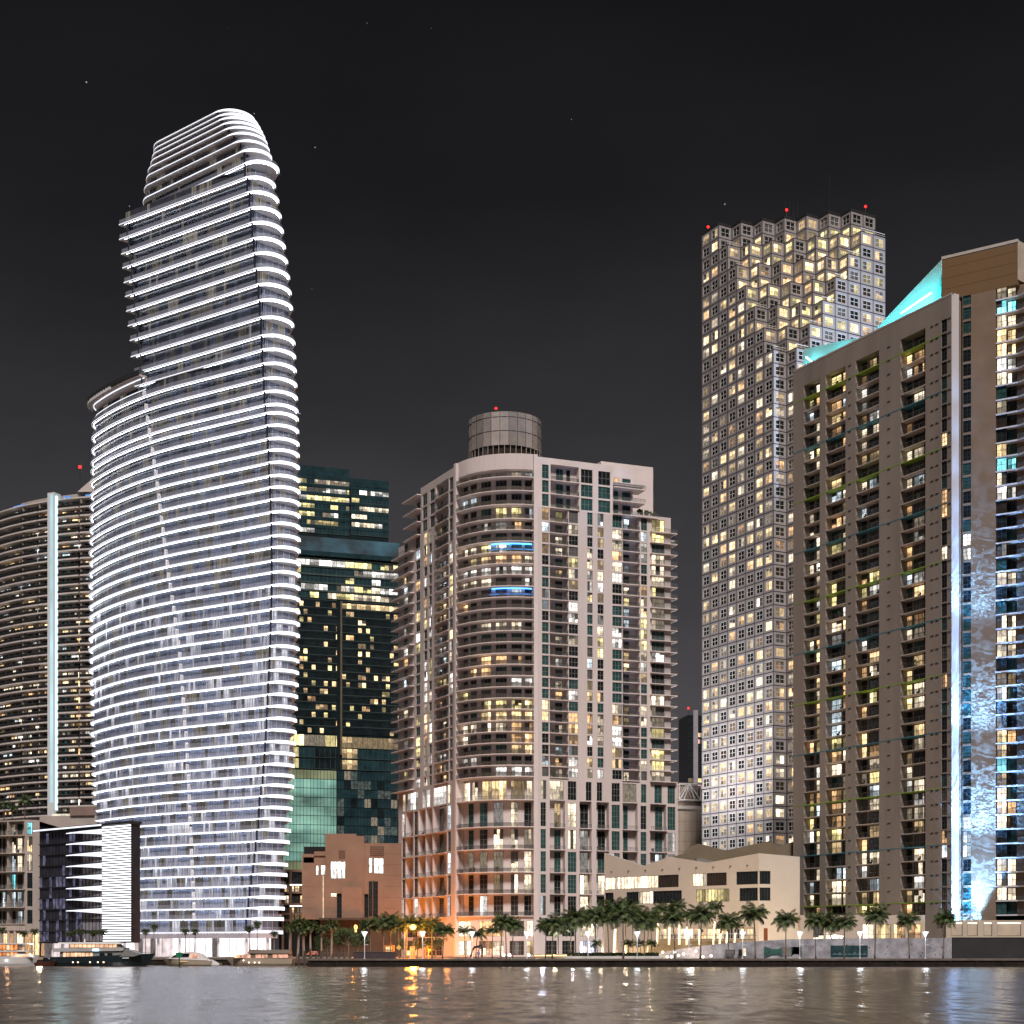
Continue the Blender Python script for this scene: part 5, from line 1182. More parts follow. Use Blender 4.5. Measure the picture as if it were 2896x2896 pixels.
# ---- palms
LEAF = [M('palm_leaf_a', (.058, .092, .026), .55, .4, 1.5, .4), M('palm_leaf_b', (.038, .062, .020), .6, .4, 1.5, .4), M('palm_leaf_c', (.07, .09, .024), .55, .4, 1.5, .4)]
BARK = M('palm_bark', (.14, .115, .09), .9, .3, 3, .15); BARKW = M('palm_bark_pale', (.26, .23, .21), .9, .25, 3, .15)
def make_palm(h, lean, n_fr, flen, seed, bark=BARK, rad=.17, lights=False, droop=1.0, skirt=0):
    r = random.Random(seed); tr = Node('trunk'); pts = []; 
    for k in range(9):
        t = k/8; pts.append((lean*t*t, lean*.3*t*t*r.uniform(.6, 1.2), h*t))
    tr.mb.tube(pts, [rad*(1.35 if k == 0 else 1-.35*k/8) for k in range(9)], 8, bark); tr.mb.smooth = True
    top = Vector(pts[-1]); cr = Node('crown')
    def frond(az, elv, ln, dr, m):
        segs = 7; p = Vector(top); d_ = Vector((cos(az)*cos(elv), sin(az)*cos(elv), sin(elv))); side = Vector((-sin(az), cos(az), 0)); prev = p.copy(); st = ln/segs
        sp = []
        for k in range(segs+1):
            sp.append(p.copy()); e = elv-dr*(k/segs)**1.3*1.9; d_ = Vector((cos(az)*cos(e), sin(az)*cos(e), sin(e))); p = p+d_*st
        cr.mb.tube(sp, [.045*(1-k/(segs+1)) for k in range(segs+1)], 3, m, False)
        for k in range(1, 3*segs):
            t = k/(3*segs); i = int(t*segs); f = t*segs-i; b = sp[i].lerp(sp[min(segs, i+1)], f); ax = (sp[min(segs, i+1)]-sp[i]).normalized()
            L_ = ln*.36*(sin(pi*min(1, t*.92+.10))**.7)*r.uniform(.8, 1.15); w_ = ln*.036
            for sgn in (-1, 1):
                o_ = (side*sgn*.8+ax*.55+Vector((0, 0, -.55*dr-.25*r.random()))).normalized(); e_ = b+o_*L_
                cr.mb.face([tuple(b-ax*w_*.5), tuple(b+ax*w_*.5), tuple(b.lerp(e_, .55)+ax*w_*.5+Vector((0, 0, -.03))), tuple(e_+Vector((0, 0, -.30*L_))), tuple(b.lerp(e_, .55)-ax*w_*.45)], m)
    for k in range(n_fr):
        az = 2.399*k+r.uniform(-.3, .3); t = k/n_fr; elv = 1.25-1.55*t+r.uniform(-.12, .12)
        frond(az, elv, flen*r.uniform(.82, 1.1), (.55+.35*t)*droop, LEAF[k % 3])
    for k in range(skirt): frond(r.uniform(0, 2*pi), -.9+r.uniform(-.2, .2), flen*.8, .5, BARK)
    for k in range(5): w = r.uniform(0, 2*pi); cr.mb.ball((top.x+.25*cos(w), top.y+.25*sin(w), top.z-.2), .14, LEAF[2], 6, 4)
    nodes = [tr, cr]
    if lights:
        sl_ = Node('string_lights'); q = []
        turns = int(h*.62/.26)
        for k in range(turns*8):
            t = k/(turns*8)*.62; z = h*t+.1; w = k/8*2*pi; x = lean*t*t; rr = rad*1.25
            q.append((x+rr*cos(w), lean*.3*t*t+rr*sin(w), z))
        sl_.mb.tube(q, .06, 3, E('string_light_warm', (1, .82, .52), 4.5), False); nodes.append(sl_)
    return nodes
def palm_proto(nodes, loc, label, group, name='palm_tree'):
    t = Thing(name, label, 'palm tree', (0, 0, 0), group); t.parts = nodes; o = t.done(); o.location = loc; return o
protos = {}
KINDS_ = {'coco_a': dict(h=9.0, lean=.5, n_fr=28, flen=3.7, seed=1), 'coco_b': dict(h=9.0, lean=-.4, n_fr=26, flen=3.6, seed=2), 'coco_c': dict(h=9.0, lean=.1, n_fr=30, flen=3.8, seed=3),
          'thin': dict(h=10.0, lean=.4, n_fr=18, flen=2.9, seed=4, rad=.12), 'lit_a': dict(h=10.0, lean=-.7, n_fr=20, flen=3.1, seed=5, lights=True, rad=.19), 'lit_b': dict(h=10.0, lean=.35, n_fr=20, flen=3.0, seed=6, lights=True, rad=.19),
          'fan': dict(h=9.0, lean=.15, n_fr=26, flen=1.7, seed=7, bark=BARKW, rad=.17, droop=.8, skirt=8), 'stout': dict(h=8.0, lean=.1, n_fr=30, flen=2.4, seed=8, bark=BARKW, rad=.32, droop=.9, skirt=10), 'small': dict(h=4.5, lean=.3, n_fr=16, flen=2.2, seed=9, rad=.11)}
def palm(kind, px, Y, py, label, group, base=None, rz=None, wide=1.0):
    """a palm whose crown heart stands at photo row py"""
    b = GZ if base is None else base
    h = zof(py, Y)-b; loc = Vector((kx(px)*Y, Y, b)); s = h/KINDS_[kind]['h']
    rz = rnd.uniform(-.7, .7) if rz is None else rz
    if kind not in protos:
        o = protos[kind] = palm_proto(make_palm(**KINDS_[kind]), loc, label, group); o.rotation_euler = (0, 0, rz)
    else: o = copy_tree(protos[kind], loc, rz); o['label'] = label; o['group'] = group
    w = wide*max(.8, min(1.25, s))*rnd.uniform(.86, 1.12); o.scale = (w, w, s); o.rotation_euler = (rnd.uniform(-.03, .03), rnd.uniform(-.05, .05), rz+rnd.choice((0, 2.1, 4.2))*(kind != 'lit_b'))
    return o
G1 = 'coconut palms along the right promenade'; rowp = [(1763, 2590, 'coco_c', 'beside the hedge'), (1822, 2604, 'coco_b', 'at the right end of the hedge'), (1909, 2598, 'coco_a', 'at the left end of the plaza wall'), (1981, 2588, 'coco_c', 'before the glowing globes'), (2059, 2604, 'coco_b', 'in front of the framed wall window'), (2136, 2586, 'coco_a', 'just right of the lit doorway in the plaza wall'), (2222, 2604, 'coco_c', 'in front of the bottle-shaped mural'),
        (2307, 2604, 'coco_b', 'between the two murals'), (2388, 2610, 'coco_a', 'in front of the dark teal mural'), (2474, 2590, 'coco_c', 'just right of the dark teal mural'), (2572, 2604, 'coco_b', 'before the bare middle of the plaza wall'), (2667, 2600, 'coco_a', 'near the dark wall at the right end')]
for i, (p, y, k, where) in enumerate(rowp): palm(k, p, 321.5+(i % 3)*.6, y, 'coconut palm on the promenade %s' % where, G1)
palm('coco_b', 2352, 338, 2612, 'coconut palm peeping over the plaza wall near the white tree lights', G1, wide=.9)
palm('coco_c', 2330, 341, 2604, 'shorter coconut palm behind the plaza wall beside the tan slab entrance', G1, wide=.8)
G2 = 'palms wrapped in string lights'
for p, Y, y, k, where in ((1736, 331, 2578, 'lit_b', 'leftmost in the palm grove beside the hedge'), (1858, 339, 2570, 'lit_a', 'just left of the terrace glazing'), (1892, 340, 2573, 'lit_b', 'with bare slim top left of the hall terrace'), (1921, 341, 2564, 'lit_a', 'before the left end of the terrace glazing'), (1942, 339, 2590, 'lit_b', 'with the most slanted light-wrapped trunk'), (1978, 342, 2600, 'lit_a', 'half hidden behind the palm by the glowing globes'), (2017, 340, 2565, 'lit_b', 'tallest and leaning on the hall terrace'), (2035, 343, 2620, 'lit_a', 'short one right of the tall leaning light-wrapped palm'), (2054, 343, 2612, 'lit_b', 'behind the framed wall window'), (2077, 343, 2616, 'lit_a', 'rightmost on the hall terrace')):
    palm(k, p, Y, y, 'palm with glowing light-wrapped trunk %s' % where, G2, base=GZ if p < 1800 else 4.2, wide=.95)
G3 = 'palms in the dense grove'
gv = [(1562, 324, 2612, 'coco_a', 'over the small glowing plaza fountain left of the grove'), (1543, 327, 2618, 'coco_b', 'at the right edge of the curved corner base'), (1580, 331, 2628, 'coco_c', 'low and bright green over the lit planter'), (1628, 325, 2598, 'coco_c', 'with twin crossed trunk beside the white lit lobby'), (1612, 332, 2606, 'coco_b', 'behind the twin crossed palm'), (1660, 333, 2600, 'coco_a', 'behind the lamp post left of the hedge'), (1683, 328, 2592, 'coco_b', 'at the left end of the hedge'), (1705, 334, 2583, 'coco_a', 'at the left corner of the cream hall'), (1722, 329, 2596, 'coco_c', 'thickest in the grove middle'), (1745, 336, 2572, 'coco_b', 'highest before the hall left corner'), (1770, 334, 2580, 'coco_a', 'behind the hedge middle'), (1790, 336, 2570, 'thin', 'slim one standing above the grove'), (1802, 330, 2602, 'coco_c', 'behind the lamp post at the hedge'), (1830, 334, 2596, 'coco_a', 'bushy one closing the grove on its right'), (1846, 337, 2610, 'coco_b', 'lowest at the right end of the grove')]
for p, Y, y, k, where in gv: palm(k, p, Y, y, 'dark palm %s' % where, G3)
for p, Y, where in ((1690, 326, 'left of the lamp post'), (1778, 327, 'under the tallest palms'), (1812, 328, 'right of the lamp post'), (1842, 327, 'at the hedge end')): palm('small', p, Y, 2668, 'short bushy palm in the hedge %s' % where, 'short palms in the hedge')
G4 = 'palms before the apartment tower'
for p, Y, y, k, where in ((1252, 326, 2632, 'coco_a', 'against the orange lit corner of the apartment tower'), (1316, 330, 2632, 'thin', 'slim one under the leftmost lit podium window'), (1346, 330, 2640, 'small', 'low one behind the dark arch sculpture'), (1392, 328, 2632, 'thin', 'leftmost of the thick clump under the podium windows'), (1416, 327, 2610, 'coco_b', 'tallest of the clump under the podium windows'), (1432, 330, 2614, 'coco_c', 'in the back of the clump under the podium windows'), (1450, 328, 2618, 'coco_a', 'rightmost of the clump under the podium windows')):
    palm(k, p, Y, y, 'dark palm %s' % where, G4, wide=.95)
G5 = 'palms in the orange street light'
for p, Y, y, k, where in ((1048, 330, 2618, 'coco_b', 'right of the white lamp post by the dark low wall'), (1085, 334, 2612, 'coco_a', 'behind the glowing shop light'), (1105, 336, 2608, 'coco_c', 'between the shop light and the street light mast'), (1128, 333, 2620, 'coco_b', 'directly left of the street light mast'), (1150, 340, 2612, 'coco_a', 'behind the street light mast'), (1195, 342, 2618, 'coco_c', 'right behind the orange street light'), (1222, 339, 2616, 'coco_b', 'between the street light and the apartment tower')):
    palm(k, p, Y, y, 'orange tinted palm %s' % where, G5)
G6 = 'stout palms at the marina'
for p, y, where in ((819, 2622, 'leftmost beside the sail tower'), (842, 2612, 'tallest left one before the glass house'), (860, 2630, 'with the broadest green crown'), (878, 2618, 'behind the red awning'), (909, 2630, 'shortest one at the wooden dock'), (937, 2616, 'rightmost at the wooden dock')):
    palm('stout', p, 352, y, 'stout pale trunked palm %s' % where, G6, wide=.9)
G7 = 'fan palms before the sail tower'
for p, y, where in ((411, 2634, 'left one of the pair near the dark annex'), (431, 2622, 'right one of the pair near the dark annex'), (525, 2634, 'left one of the pair above the sport cruiser'), (550, 2634, 'right one of the pair above the sport cruiser'), (705, 2626, 'left one of the tall pair above the trawler'), (728, 2614, 'right one of the tall pair above the trawler'), (775, 2640, 'alone at the right corner of the lobby')):
    palm('fan', p, 356, y, 'slim fan palm %s' % where, G7)
for p, y, where in ((195, 2642, 'leftmost before the annex'), (224, 2634, 'second before the annex'), (263, 2638, 'third before the annex'), (290, 2636, 'right one before the white louvres'), (72, 2640, 'beside the podium entrance columns'), (98, 2634, 'right of the podium entrance columns'), (8, 2630, 'at the far left edge')):
    palm('fan', p, 372, y, 'small dark palm %s' % where, 'small palms before the annex', wide=1.15)
for p, y, where in ((70, 2262, 'right'), (12, 2275, 'left'), (34, 2286, 'middle')):
    palm('small', p, 450, y, 'green lit palm on the podium roof, %s of the three' % where, 'palms on the podium roof', base=zof(2316, 450), wide=1.2)
# ---- broad dark trees
def make_tree(h, w, seed, leaves=1500):
    r = random.Random(seed); tr = Node('trunk'); tr.mb.tube([(0, 0, 0), (.1, 0, h*.25), (-.05, .1, h*.5)], [.26, .2, .14], 7, BARK)
    cr = Node('crown'); cl = []
    for k in range(9):
        w_ = r.uniform(0, 2*pi); q = r.uniform(.1, .75)*w; c_ = Vector((cos(w_)*q, sin(w_)*q, h*r.uniform(.48, .9))); cl.append((c_, r.uniform(.28, .5)*w))
        tr.mb.tube([(-.03, .05, h*.4), tuple(Vector((0, 0, h*.45)).lerp(c_, .6)), tuple(c_)], [.11, .07, .03], 5, BARK)
    for k in range(leaves):
        c_, q = r.choice(cl); d_ = Vector((r.gauss(0, 1), r.gauss(0, 1), r.gauss(0, .75))).normalized()*q*r.random()**.4; p = c_+d_
        u = Vector((r.gauss(0, 1), r.gauss(0, 1), r.gauss(0, .6))).normalized(); v = u.orthogonal().normalized(); s = r.uniform(.13, .26)
        cr.mb.face([tuple(p-u*s), tuple(p+v*s*.6), tuple(p+u*s), tuple(p-v*s*.6)], r.choice(LEAF[:2]))
    return [tr, cr]
tproto = {}
def tree(k, px, Y, py, label):
    h = zof(py, Y)-GZ; loc = Vector((kx(px)*Y, Y, GZ)); s = h/7
    if k not in tproto:
        t = Thing('leafy_tree', label, 'tree', (0, 0, 0), 'leafy trees along the street'); t.parts = make_tree(7, 3.2, 50+k); o = tproto[k] = t.done(); o.location = loc
    else: o = copy_tree(tproto[k], loc, rnd.uniform(0, 6)); o['label'] = label
    o.scale = (s, s, s)
for i, (k, p, Y, y, w) in enumerate(((0, 958, 372, 2622, 'dark leafy tree behind the wooden dock'), (1, 985, 368, 2626, 'dark leafy tree left of the number shaped shop light'), (0, 1012, 375, 2616, 'dark leafy tree under the brown block canopy'), (1, 1180, 350, 2650, 'orange lit low tree below the street light'), (0, 1212, 346, 2660, 'orange lit bush-like tree before the apartment tower'), (1, 1145, 352, 2655, 'orange lit tree left of the lamp post under the street light'), (0, 1232, 356, 2640, 'orange lit tree at the apartment tower corner'), (1, 900, 366, 2650, 'dark tree behind the stout palms'))): tree(k, p, Y, y, w)

# ---- white promenade lamps: a post with a flared lantern and a small banner arm
LP = M('lamp_post_white', (.55, .58, .62), .4, .05); LL = E('lamp_lantern_ice', (.85, .95, 1), 1.5)
def make_lamp():
    a, b = Node('post'), Node('lantern')
    a.mb.tube([(0, 0, 0), (0, 0, .3), (0, 0, 4.2)], [.16, .09, .07], 8, LP); a.mb.box(.06, .75, -.03, .03, 2.7, 2.78, LP); a.mb.smooth = False
    for s in (-1, 1): b.mb.tube([(0, 0, 4.2), (.27*s, 0, 4.75), (.56*s, 0, 5.25)], [.07, .07, .06], 6, LP)
    b.mb.box(-.6, .6, -.26, .26, 5.2, 5.28, LP); q = b.sub('glowing_panel'); q.mb.hexa([(-.16, -.06, 4.62), (.16, -.06, 4.62), (.16, .06, 4.62), (-.16, .06, 4.62), (-.46, -.2, 5.18), (.46, -.2, 5.18), (.46, .2, 5.18), (-.46, .2, 5.18)], LL)
    b.mb.ball((0, -.14, 4.98), .13, FRAME_D)
    return [a, b]
lam = None
lw = [(1031, 'left of the orange street light by the low dark wall'), (1195, 'just right of the orange street light'), (1335, 'beside the dark arch sculpture'), (1490, 'under the rightmost podium window'), (1663, 'at the left end of the hedge'), (1802, 'standing in the hedge'), (1948, 'among the glowing globes'), (2100, 'beside the lit doorway of the plaza wall'), (2262, 'at the right end of the bottle-shaped mural'), (2432, 'in front of the dark teal mural'), (2617, 'nearest the right end of the plaza wall')]
for p, where in lw:
    loc = Vector((kx(p)*319.6, 319.6, GZ)); lab = 'white flared lamp post %s' % where
    if lam is None:
        t = Thing('lamp_post', lab, 'street lamp', (0, 0, 0), 'white lamps along the promenade'); t.parts = make_lamp(); lam = t.done(); lam.location = loc
    else: o = copy_tree(lam, loc); o['label'] = lab
    l = bpy.data.lights.new('promenade_lamp_light', 'POINT'); l.energy = 300; l.color = (.85, .93, 1); l.shadow_soft_size = .5; o = bpy.data.objects.new('promenade_lamp_light', l); COL.objects.link(o); o.location = loc+Vector((0, -.9, 4.9))
# ---- orange street light
sx_, sy_ = kx(1168)*333, 333; sz_ = zof(2622, 333)
t = Thing('street_light', 'tall street light glowing orange among the palms', 'street light', (kx(1144)*333, 333, GZ))
t.part('mast').mb.tube([(kx(1144)*333, 333, GZ), (kx(1144)*333, 333, sz_-.5), (kx(1147)*333, 333, sz_+.2), (kx(1164)*333, 333, sz_+.25)], [.14, .10, .08, .06], 8, M('mast_grey', (.3, .28, .26)))
t.part('lamp_head').mb.ball((sx_, sy_, sz_), .62, E('sodium_lamp', (1, .42, .06), 12), 12, 8, .8); t.done()
for e, dy, dz in ((2.5e3, -1.2, -.9), (6e3, 2.5, -1.5)):
    l = bpy.data.lights.new('sodium_light', 'POINT'); l.energy = e; l.color = (1, .36, .05); l.shadow_soft_size = .6; o = bpy.data.objects.new('sodium_light', l); COL.objects.link(o); o.location = (sx_, sy_+dy, sz_+dz)
for p, Y, z, e in ((1090, 345, 3.2, 3000), (1150, 338, 3.0, 2200), (1215, 345, 2.8, 3200), (1265, 352, 3.0, 3000), (1110, 414, 5, 5e3), (1197, 440, 5, 1.0e4), (1119, 462, 6, 1.2e4), (1000, 408, 5, 4e3), (1262, 428, 4, 1.8e3), (1330, 425, 4, .9e3)):
    l = bpy.data.lights.new('sodium_light', 'POINT'); l.energy = e; l.color = (1, .29, .035); l.shadow_soft_size = .6; o = bpy.data.objects.new('sodium_light', l); COL.objects.link(o); o.location = (kx(p)*Y, Y, z)
# small things along the quay
t = Thing('warning_sign', 'yellow diamond warning sign glowing in the orange street light', 'road sign', (kx(1128)*324, 324, GZ)); t.part('post').mb.tube([(kx(1128)*324, 324, GZ), (kx(1128)*324, 324, GZ+2.2)], .05, 6, RAIL_T)
x_ = kx(1128)*324; zc_ = GZ+2.2; t.part('panel').mb.hexa([(x_, 323.9, zc_-.55), (x_+.55, 323.9, zc_), (x_+.55, 323.94, zc_), (x_, 323.94, zc_-.55), (x_-.55, 323.9, zc_), (x_, 323.9, zc_+.55), (x_, 323.94, zc_+.55), (x_-.55, 323.94, zc_)], M('sign_yellow', (.75, .5, .12), .5)); t.done()
t = Thing('low_dark_wall', 'low dark wall on the quay beside the wooden dock', 'wall', (kx(1060)*322, 322, GZ)); t.part('wall').mb.box(kx(1000)*322, kx(1118)*322, 322, 322.5, GZ, zof(2693, 322), M('low_wall_dark', (.05, .035, .04))); t.part('coping').mb.box(kx(999)*322, kx(1119)*322, 321.9, 322.6, zof(2693, 322), zof(2693, 322)+.1, M('low_wall_cap', (.10, .08, .08))); t.done()
t = Thing('arch_sculpture', 'dark curved arch sculpture on the quay beside a white lamp post', 'sculpture', (kx(1350)*323, 323, GZ))
def P3(px, py, Y=323): return (kx(px)*Y, Y, zof(py, Y))
t.part('arch').mb.tube([P3(1331, 2706), P3(1334, 2692), P3(1342, 2679), P3(1354, 2677), P3(1362, 2672), P3(1364, 2685), P3(1363, 2707)], [.16, .2, .24, .28, .26, .22, .16], 8, M('bronze_dark', (.03, .022, .02), .4)); t.parts[-1].mb.smooth = True; t.done()
t = Thing('person', 'person in a pale blue top standing under the dark arch sculpture', 'person', (kx(1353)*322.4, 322.4, GZ))
PC = M('clothes_violet', (.22, .20, .34), .9); SK = M('skin', (.35, .22, .16), .7)
bx_, by_ = kx(1353)*322.4, 322.4
def body(th_, bx, by, bz, h=1.7):
    n_ = th_.part('body'); m_ = n_.mb; s = h/1.7
    prof_ = [(.0, .10), (.45, .13), (.85, .17), (1.0, .17), (1.25, .19), (1.42, .17), (1.48, .06), (1.52, .06), (1.56, .09), (1.64, .105), (1.72, .06)]
    m_.tube([(bx, by, bz+z*s) for z, _ in prof_], [q*s for _, q in prof_], 10, PC); m_.smooth = True
    for sg in (-1, 1): m_.tube([(bx+sg*.2*s, by, bz+1.38*s), (bx+sg*.26*s, by-.02, bz+1.1*s), (bx+sg*.24*s, by-.08, bz+.82*s)], [.06*s, .05*s, .035*s], 6, PC)
    for i, (z, _) in enumerate(prof_): pass
    th_.part('hair').mb.ball((bx, by+.02, bz+1.66*s), .115*s, M('hair_dark', (.03, .02, .015)), 8, 6)
body(t, bx_, by_, GZ); t.done()
GB = E('globe_warm', (1, .78, .66), 5)
gl_, wh_ = [(1874, 2693), (1887, 2706), (1899, 2709), (1908, 2693), (1919, 2702), (1933, 2698), (1968, 2690), (1988, 2707), (2011, 2703)], ['leftmost, high', 'low, second from the left', 'lowest, just left of the plaza palm', 'behind the left plaza palm', 'between the left plaza palm and the lamp', 'left of the lamp post', 'highest, right of the lamp post', 'low, right of the middle plaza palm', 'rightmost of them all']
proto_g = None
for (p, y), where in zip(gl_, wh_):
    Y = 324+((p*7) % 9); z = zof(y, Y); loc = Vector((kx(p)*Y, Y, GZ)); lab = 'small glowing globe lamp on the plaza, %s' % where
    t = Thing('globe_lamp', lab, 'globe lamp', loc, 'globe lamps on the plaza'); zz = max(z, GZ+.35)
    t.part('stem').mb.tube([tuple(loc), (loc.x, loc.y, zz)], .04, 5, RAIL_T); t.part('globe').mb.ball((loc.x, loc.y, zz), .26, GB, 10, 7); t.done()
for p, w in ((1424, 'left'), (1441, 'middle'), (1495, 'right')):
    t = Thing('bollard_lamp', 'round white bollard lamp on the quay, %s one of three under the podium windows' % w, 'bollard lamp', (kx(p)*320, 320, GZ), 'bollard lamps'); t.part('stem').mb.tube([(kx(p)*320, 320, GZ), (kx(p)*320, 320, GZ+.6)], .07, 6, RAIL_T); t.part('globe').mb.ball((kx(p)*320, 320, GZ+.75), .3, E('globe_white', (1, .9, .85), 4), 10, 7); t.done()
t = Thing('lit_planter', 'round planter with warm lit rim under the bright green palm', 'planter', (kx(1570)*330, 330, GZ)); w_ = [(kx(1570)*330+4*cos(2*pi*k/24), 330+2.6*sin(2*pi*k/24)) for k in range(24)]
t.part('basin').mb.prism(w_, GZ, GZ+.9, M('planter_stone', (.45, .38, .3))); w2 = [(kx(1570)*330+4.1*cos(2*pi*k/24), 330+2.7*sin(2*pi*k/24)) for k in range(24)]; t.part('light_strip').mb.prism(w2, GZ+.5, GZ+.68, E('planter_gold', (1, .72, .32), 2.5)); t.done()
for p, e, col_ in ((1570, 1600, (1, .85, .5)), (1535, 3800, (.75, .8, 1)), (1620, 4000, (.95, .85, .95)), (1700, 2200, (1, .8, .5)), (1770, 2200, (1, .8, .5)), (1840, 1000, (1, .8, .5)), (1960, 450, (1, .75, .6))):
    l = bpy.data.lights.new('plaza_light', 'POINT'); l.energy = e; l.color = col_; l.shadow_soft_size = .4; o = bpy.data.objects.new('plaza_light', l); COL.objects.link(o); o.location = (kx(p)*332, 333, GZ+1.6)
t = Thing('tree_light_cluster', 'small tree wrapped in dense white lights before the tan slab entrance', 'tree', (kx(2362)*340, 340, GZ)); n = t.part('branches'); q = t.part('string_lights').mb; r = random.Random(2)
for k in range(9):
    w = -1.0+2.0*k/8; tip = (kx(2362)*340+w*1.6, 340+r.uniform(-.5, .5), zof(2644+abs(w)*4, 340)); b0 = (kx(2362)*340+w*.1, 340, GZ+2.0); n.mb.tube([(kx(2362)*340, 340, GZ), b0, tip], [.1, .07, .03], 5, BARK)
    for j in range(14): u = j/13; q.ball((b0[0]+(tip[0]-b0[0])*u, b0[1]-.08+(tip[1]-b0[1])*u, b0[2]+(tip[2]-b0[2])*u), .10, E('cluster_light', (1, .85, .7), 5), 5, 4)
t.done()
# ---- marina: dock, awning, marker, boats
WD = M('dock_wood', (.09, .07, .055), .9, .3, 1.5)
t = Thing('wooden_dock', 'low wooden dock on piles between the trawler and the seawall', 'dock', (kx(900)*328, 328, 0))
t.part('deck').mb.box(kx(838)*328, kx(1000)*328, 326, 329.5, 1.15, 1.4, WD); t.part('fascia').mb.box(kx(838)*328, kx(1000)*328, 325.9, 325.98, .6, 1.38, WD)
for k in range(10): x = kx(846+k*16)*326; t.part('pile').mb.tube([(x, 325.6, -2), (x, 325.6, 2.6+(k % 3)*.5)], .19, 8, WD)
for k in range(3): t.part('railing').mb.box(kx(870+0)*328, kx(990)*328, 329.3, 329.36, 1.9+k*.4, 1.96+k*.4, RAIL_T)
t.done()
t = Thing('red_awning', 'small red orange awning tent behind the wooden dock', 'tent', (kx(885)*350, 350, GZ)); a_ = t.part('canopy').mb; x0_, x1_ = kx(868)*350, kx(902)*350
a_.face([(x0_, 348.5, zof(2700, 350)), (x1_, 348.5, zof(2700, 350)), (x1_-.4, 350, zof(2690, 350)), (x0_+.6, 350, zof(2690, 350))], E('awning_red_glow', (1, .22, .08), .5, .4)); a_.face([(x1_, 351.5, zof(2700, 350)), (x0_, 351.5, zof(2700, 350)), (x0_+.6, 350, zof(2690, 350)), (x1_-.4, 350, zof(2690, 350))], M('awning_red', (.5, .08, .03)))  # front slope's lit look is put in as emission
for x in (x0_+.05, x1_-.05): t.part('pole').mb.tube([(x, 348.6, GZ), (x, 348.6, zof(2700, 350))], .05, 5, RAIL_T)
t.done()
t = Thing('number_shop_light', 'tall glowing orange looped shop light on the dark street', 'sign', (kx(1006)*352, 352, GZ)); t.part('post').mb.tube([(kx(1006)*352, 352, GZ), (kx(1006)*352, 352, zof(2636, 352))], .1, 6, FRAME_D); m_ = t.part('glowing_loop').mb; OL = E('orange_loop', (1, .45, .12), 4)
m_.tube([P3(1006+3.2*cos(w*.5), 2626+5*sin(w*.5)-4, 351.8) for w in range(14)], .16, 5, OL); m_.tube([P3(1006, 2628, 351.8), P3(1006, 2636, 351.8)], .2, 5, OL); t.done()
for p, y0, y1, w_, hue, lab in ((1012, 0, 0, 0, '', ''),): pass
for p0, p1, y0, y1, h_, lab in ((1088, 1112, 2676, 2698, 'amber', 'bright amber shop window glowing behind the palms'), (1162, 1170, 2680, 2706, 'warm', 'narrow warm lit kiosk left of the lamp post under the street light'), (1198, 1202, 2684, 2707, 'warm', 'slim warm kiosk right of the lamp post under the street light')):
    t = Thing('street_kiosk', lab, 'kiosk', (kx((p0+p1)/2)*340, 340, GZ)); f_ = Fr((kx(p0)*340, 340), 0); t.part('body').mb.band(f_, -.2, f_.a(p1)+.2, -2, 0, GZ, zof(y0-3, 340), KC); window(t, f_, .1, f_.a(p1)-.1, zof(y1, 340), zof(y0, 340), .02, 3 if p1-p0 > 12 else 1, 2, Mix(1, [h_], [G_DARK], 1, 1, 2), FRAME_D); t.done()
t = Thing('channel_marker', 'green square channel marker on a dark post in the water', 'channel marker', (kx(507)*305, 305, 0)); t.part('post').mb.tube([(kx(507)*305, 305, -2), (kx(507)*305, 305, zof(2702, 305))], .11, 8, FRAME_D); t.part('board').mb.box(kx(507)*305-.62, kx(507)*305+.62, 304.8, 304.86, zof(2707, 305), zof(2694, 305), M('marker_green', (.01, .16, .07), .6)); t.done()
# boats: hull from stations along x, bow to bow_dir
def hull(mb, x0, x1, Y, beam, zd0, zd1, rake, mat, deck, flip, zk_=-.35, nst=14, stern_rake=.4):
    """x0 stern, x1 bow tip (x1 < x0 when flip); deck height runs from zd0 (stern) to zd1 (bow)"""
    rows = []
    for k in range(nst+1):
        t = k/nst; b = beam/2*(1-max(0, (t-.45)/.55)**2.2); zd = zd0+(zd1-zd0)*t**1.8
        ring = []
        for s, fz, fb in ((-1, 1, 1), (-1, .45, .93), (-1, 0, .72), (1, 0, .72), (1, .45, .93), (1, 1, 1)):
            z = zk_+(zd-zk_)*fz; bb = max(.03, b*fb); xx = x0+(x1-x0)*(t*(1-rake*(1-fz)*t)); 
            if k == 0: xx += (x0-x1)/abs(x0-x1)*(-stern_rake*(1-fz))
            ring.append((xx, Y+s*bb, z))
        rows.append(ring)
    b0 = len(mb.v); mb.v.extend(p for rg in rows for p in rg); i = mb.mi(mat); j = mb.mi(deck); n = 6
    for k in range(nst):
        for q in range(5): mb.f.append((b0+k*n+q, b0+(k+1)*n+q, b0+(k+1)*n+q+1, b0+k*n+q+1)); mb.m.append(i)
        mb.f.append((b0+k*n, b0+k*n+5, b0+(k+1)*n+5, b0+(k+1)*n)); mb.m.append(j)
    mb.f.append(tuple(b0+q for q in range(6))); mb.m.append(i); mb.f.append(tuple(b0+nst*n+q for q in range(5, -1, -1))); mb.m.append(i)
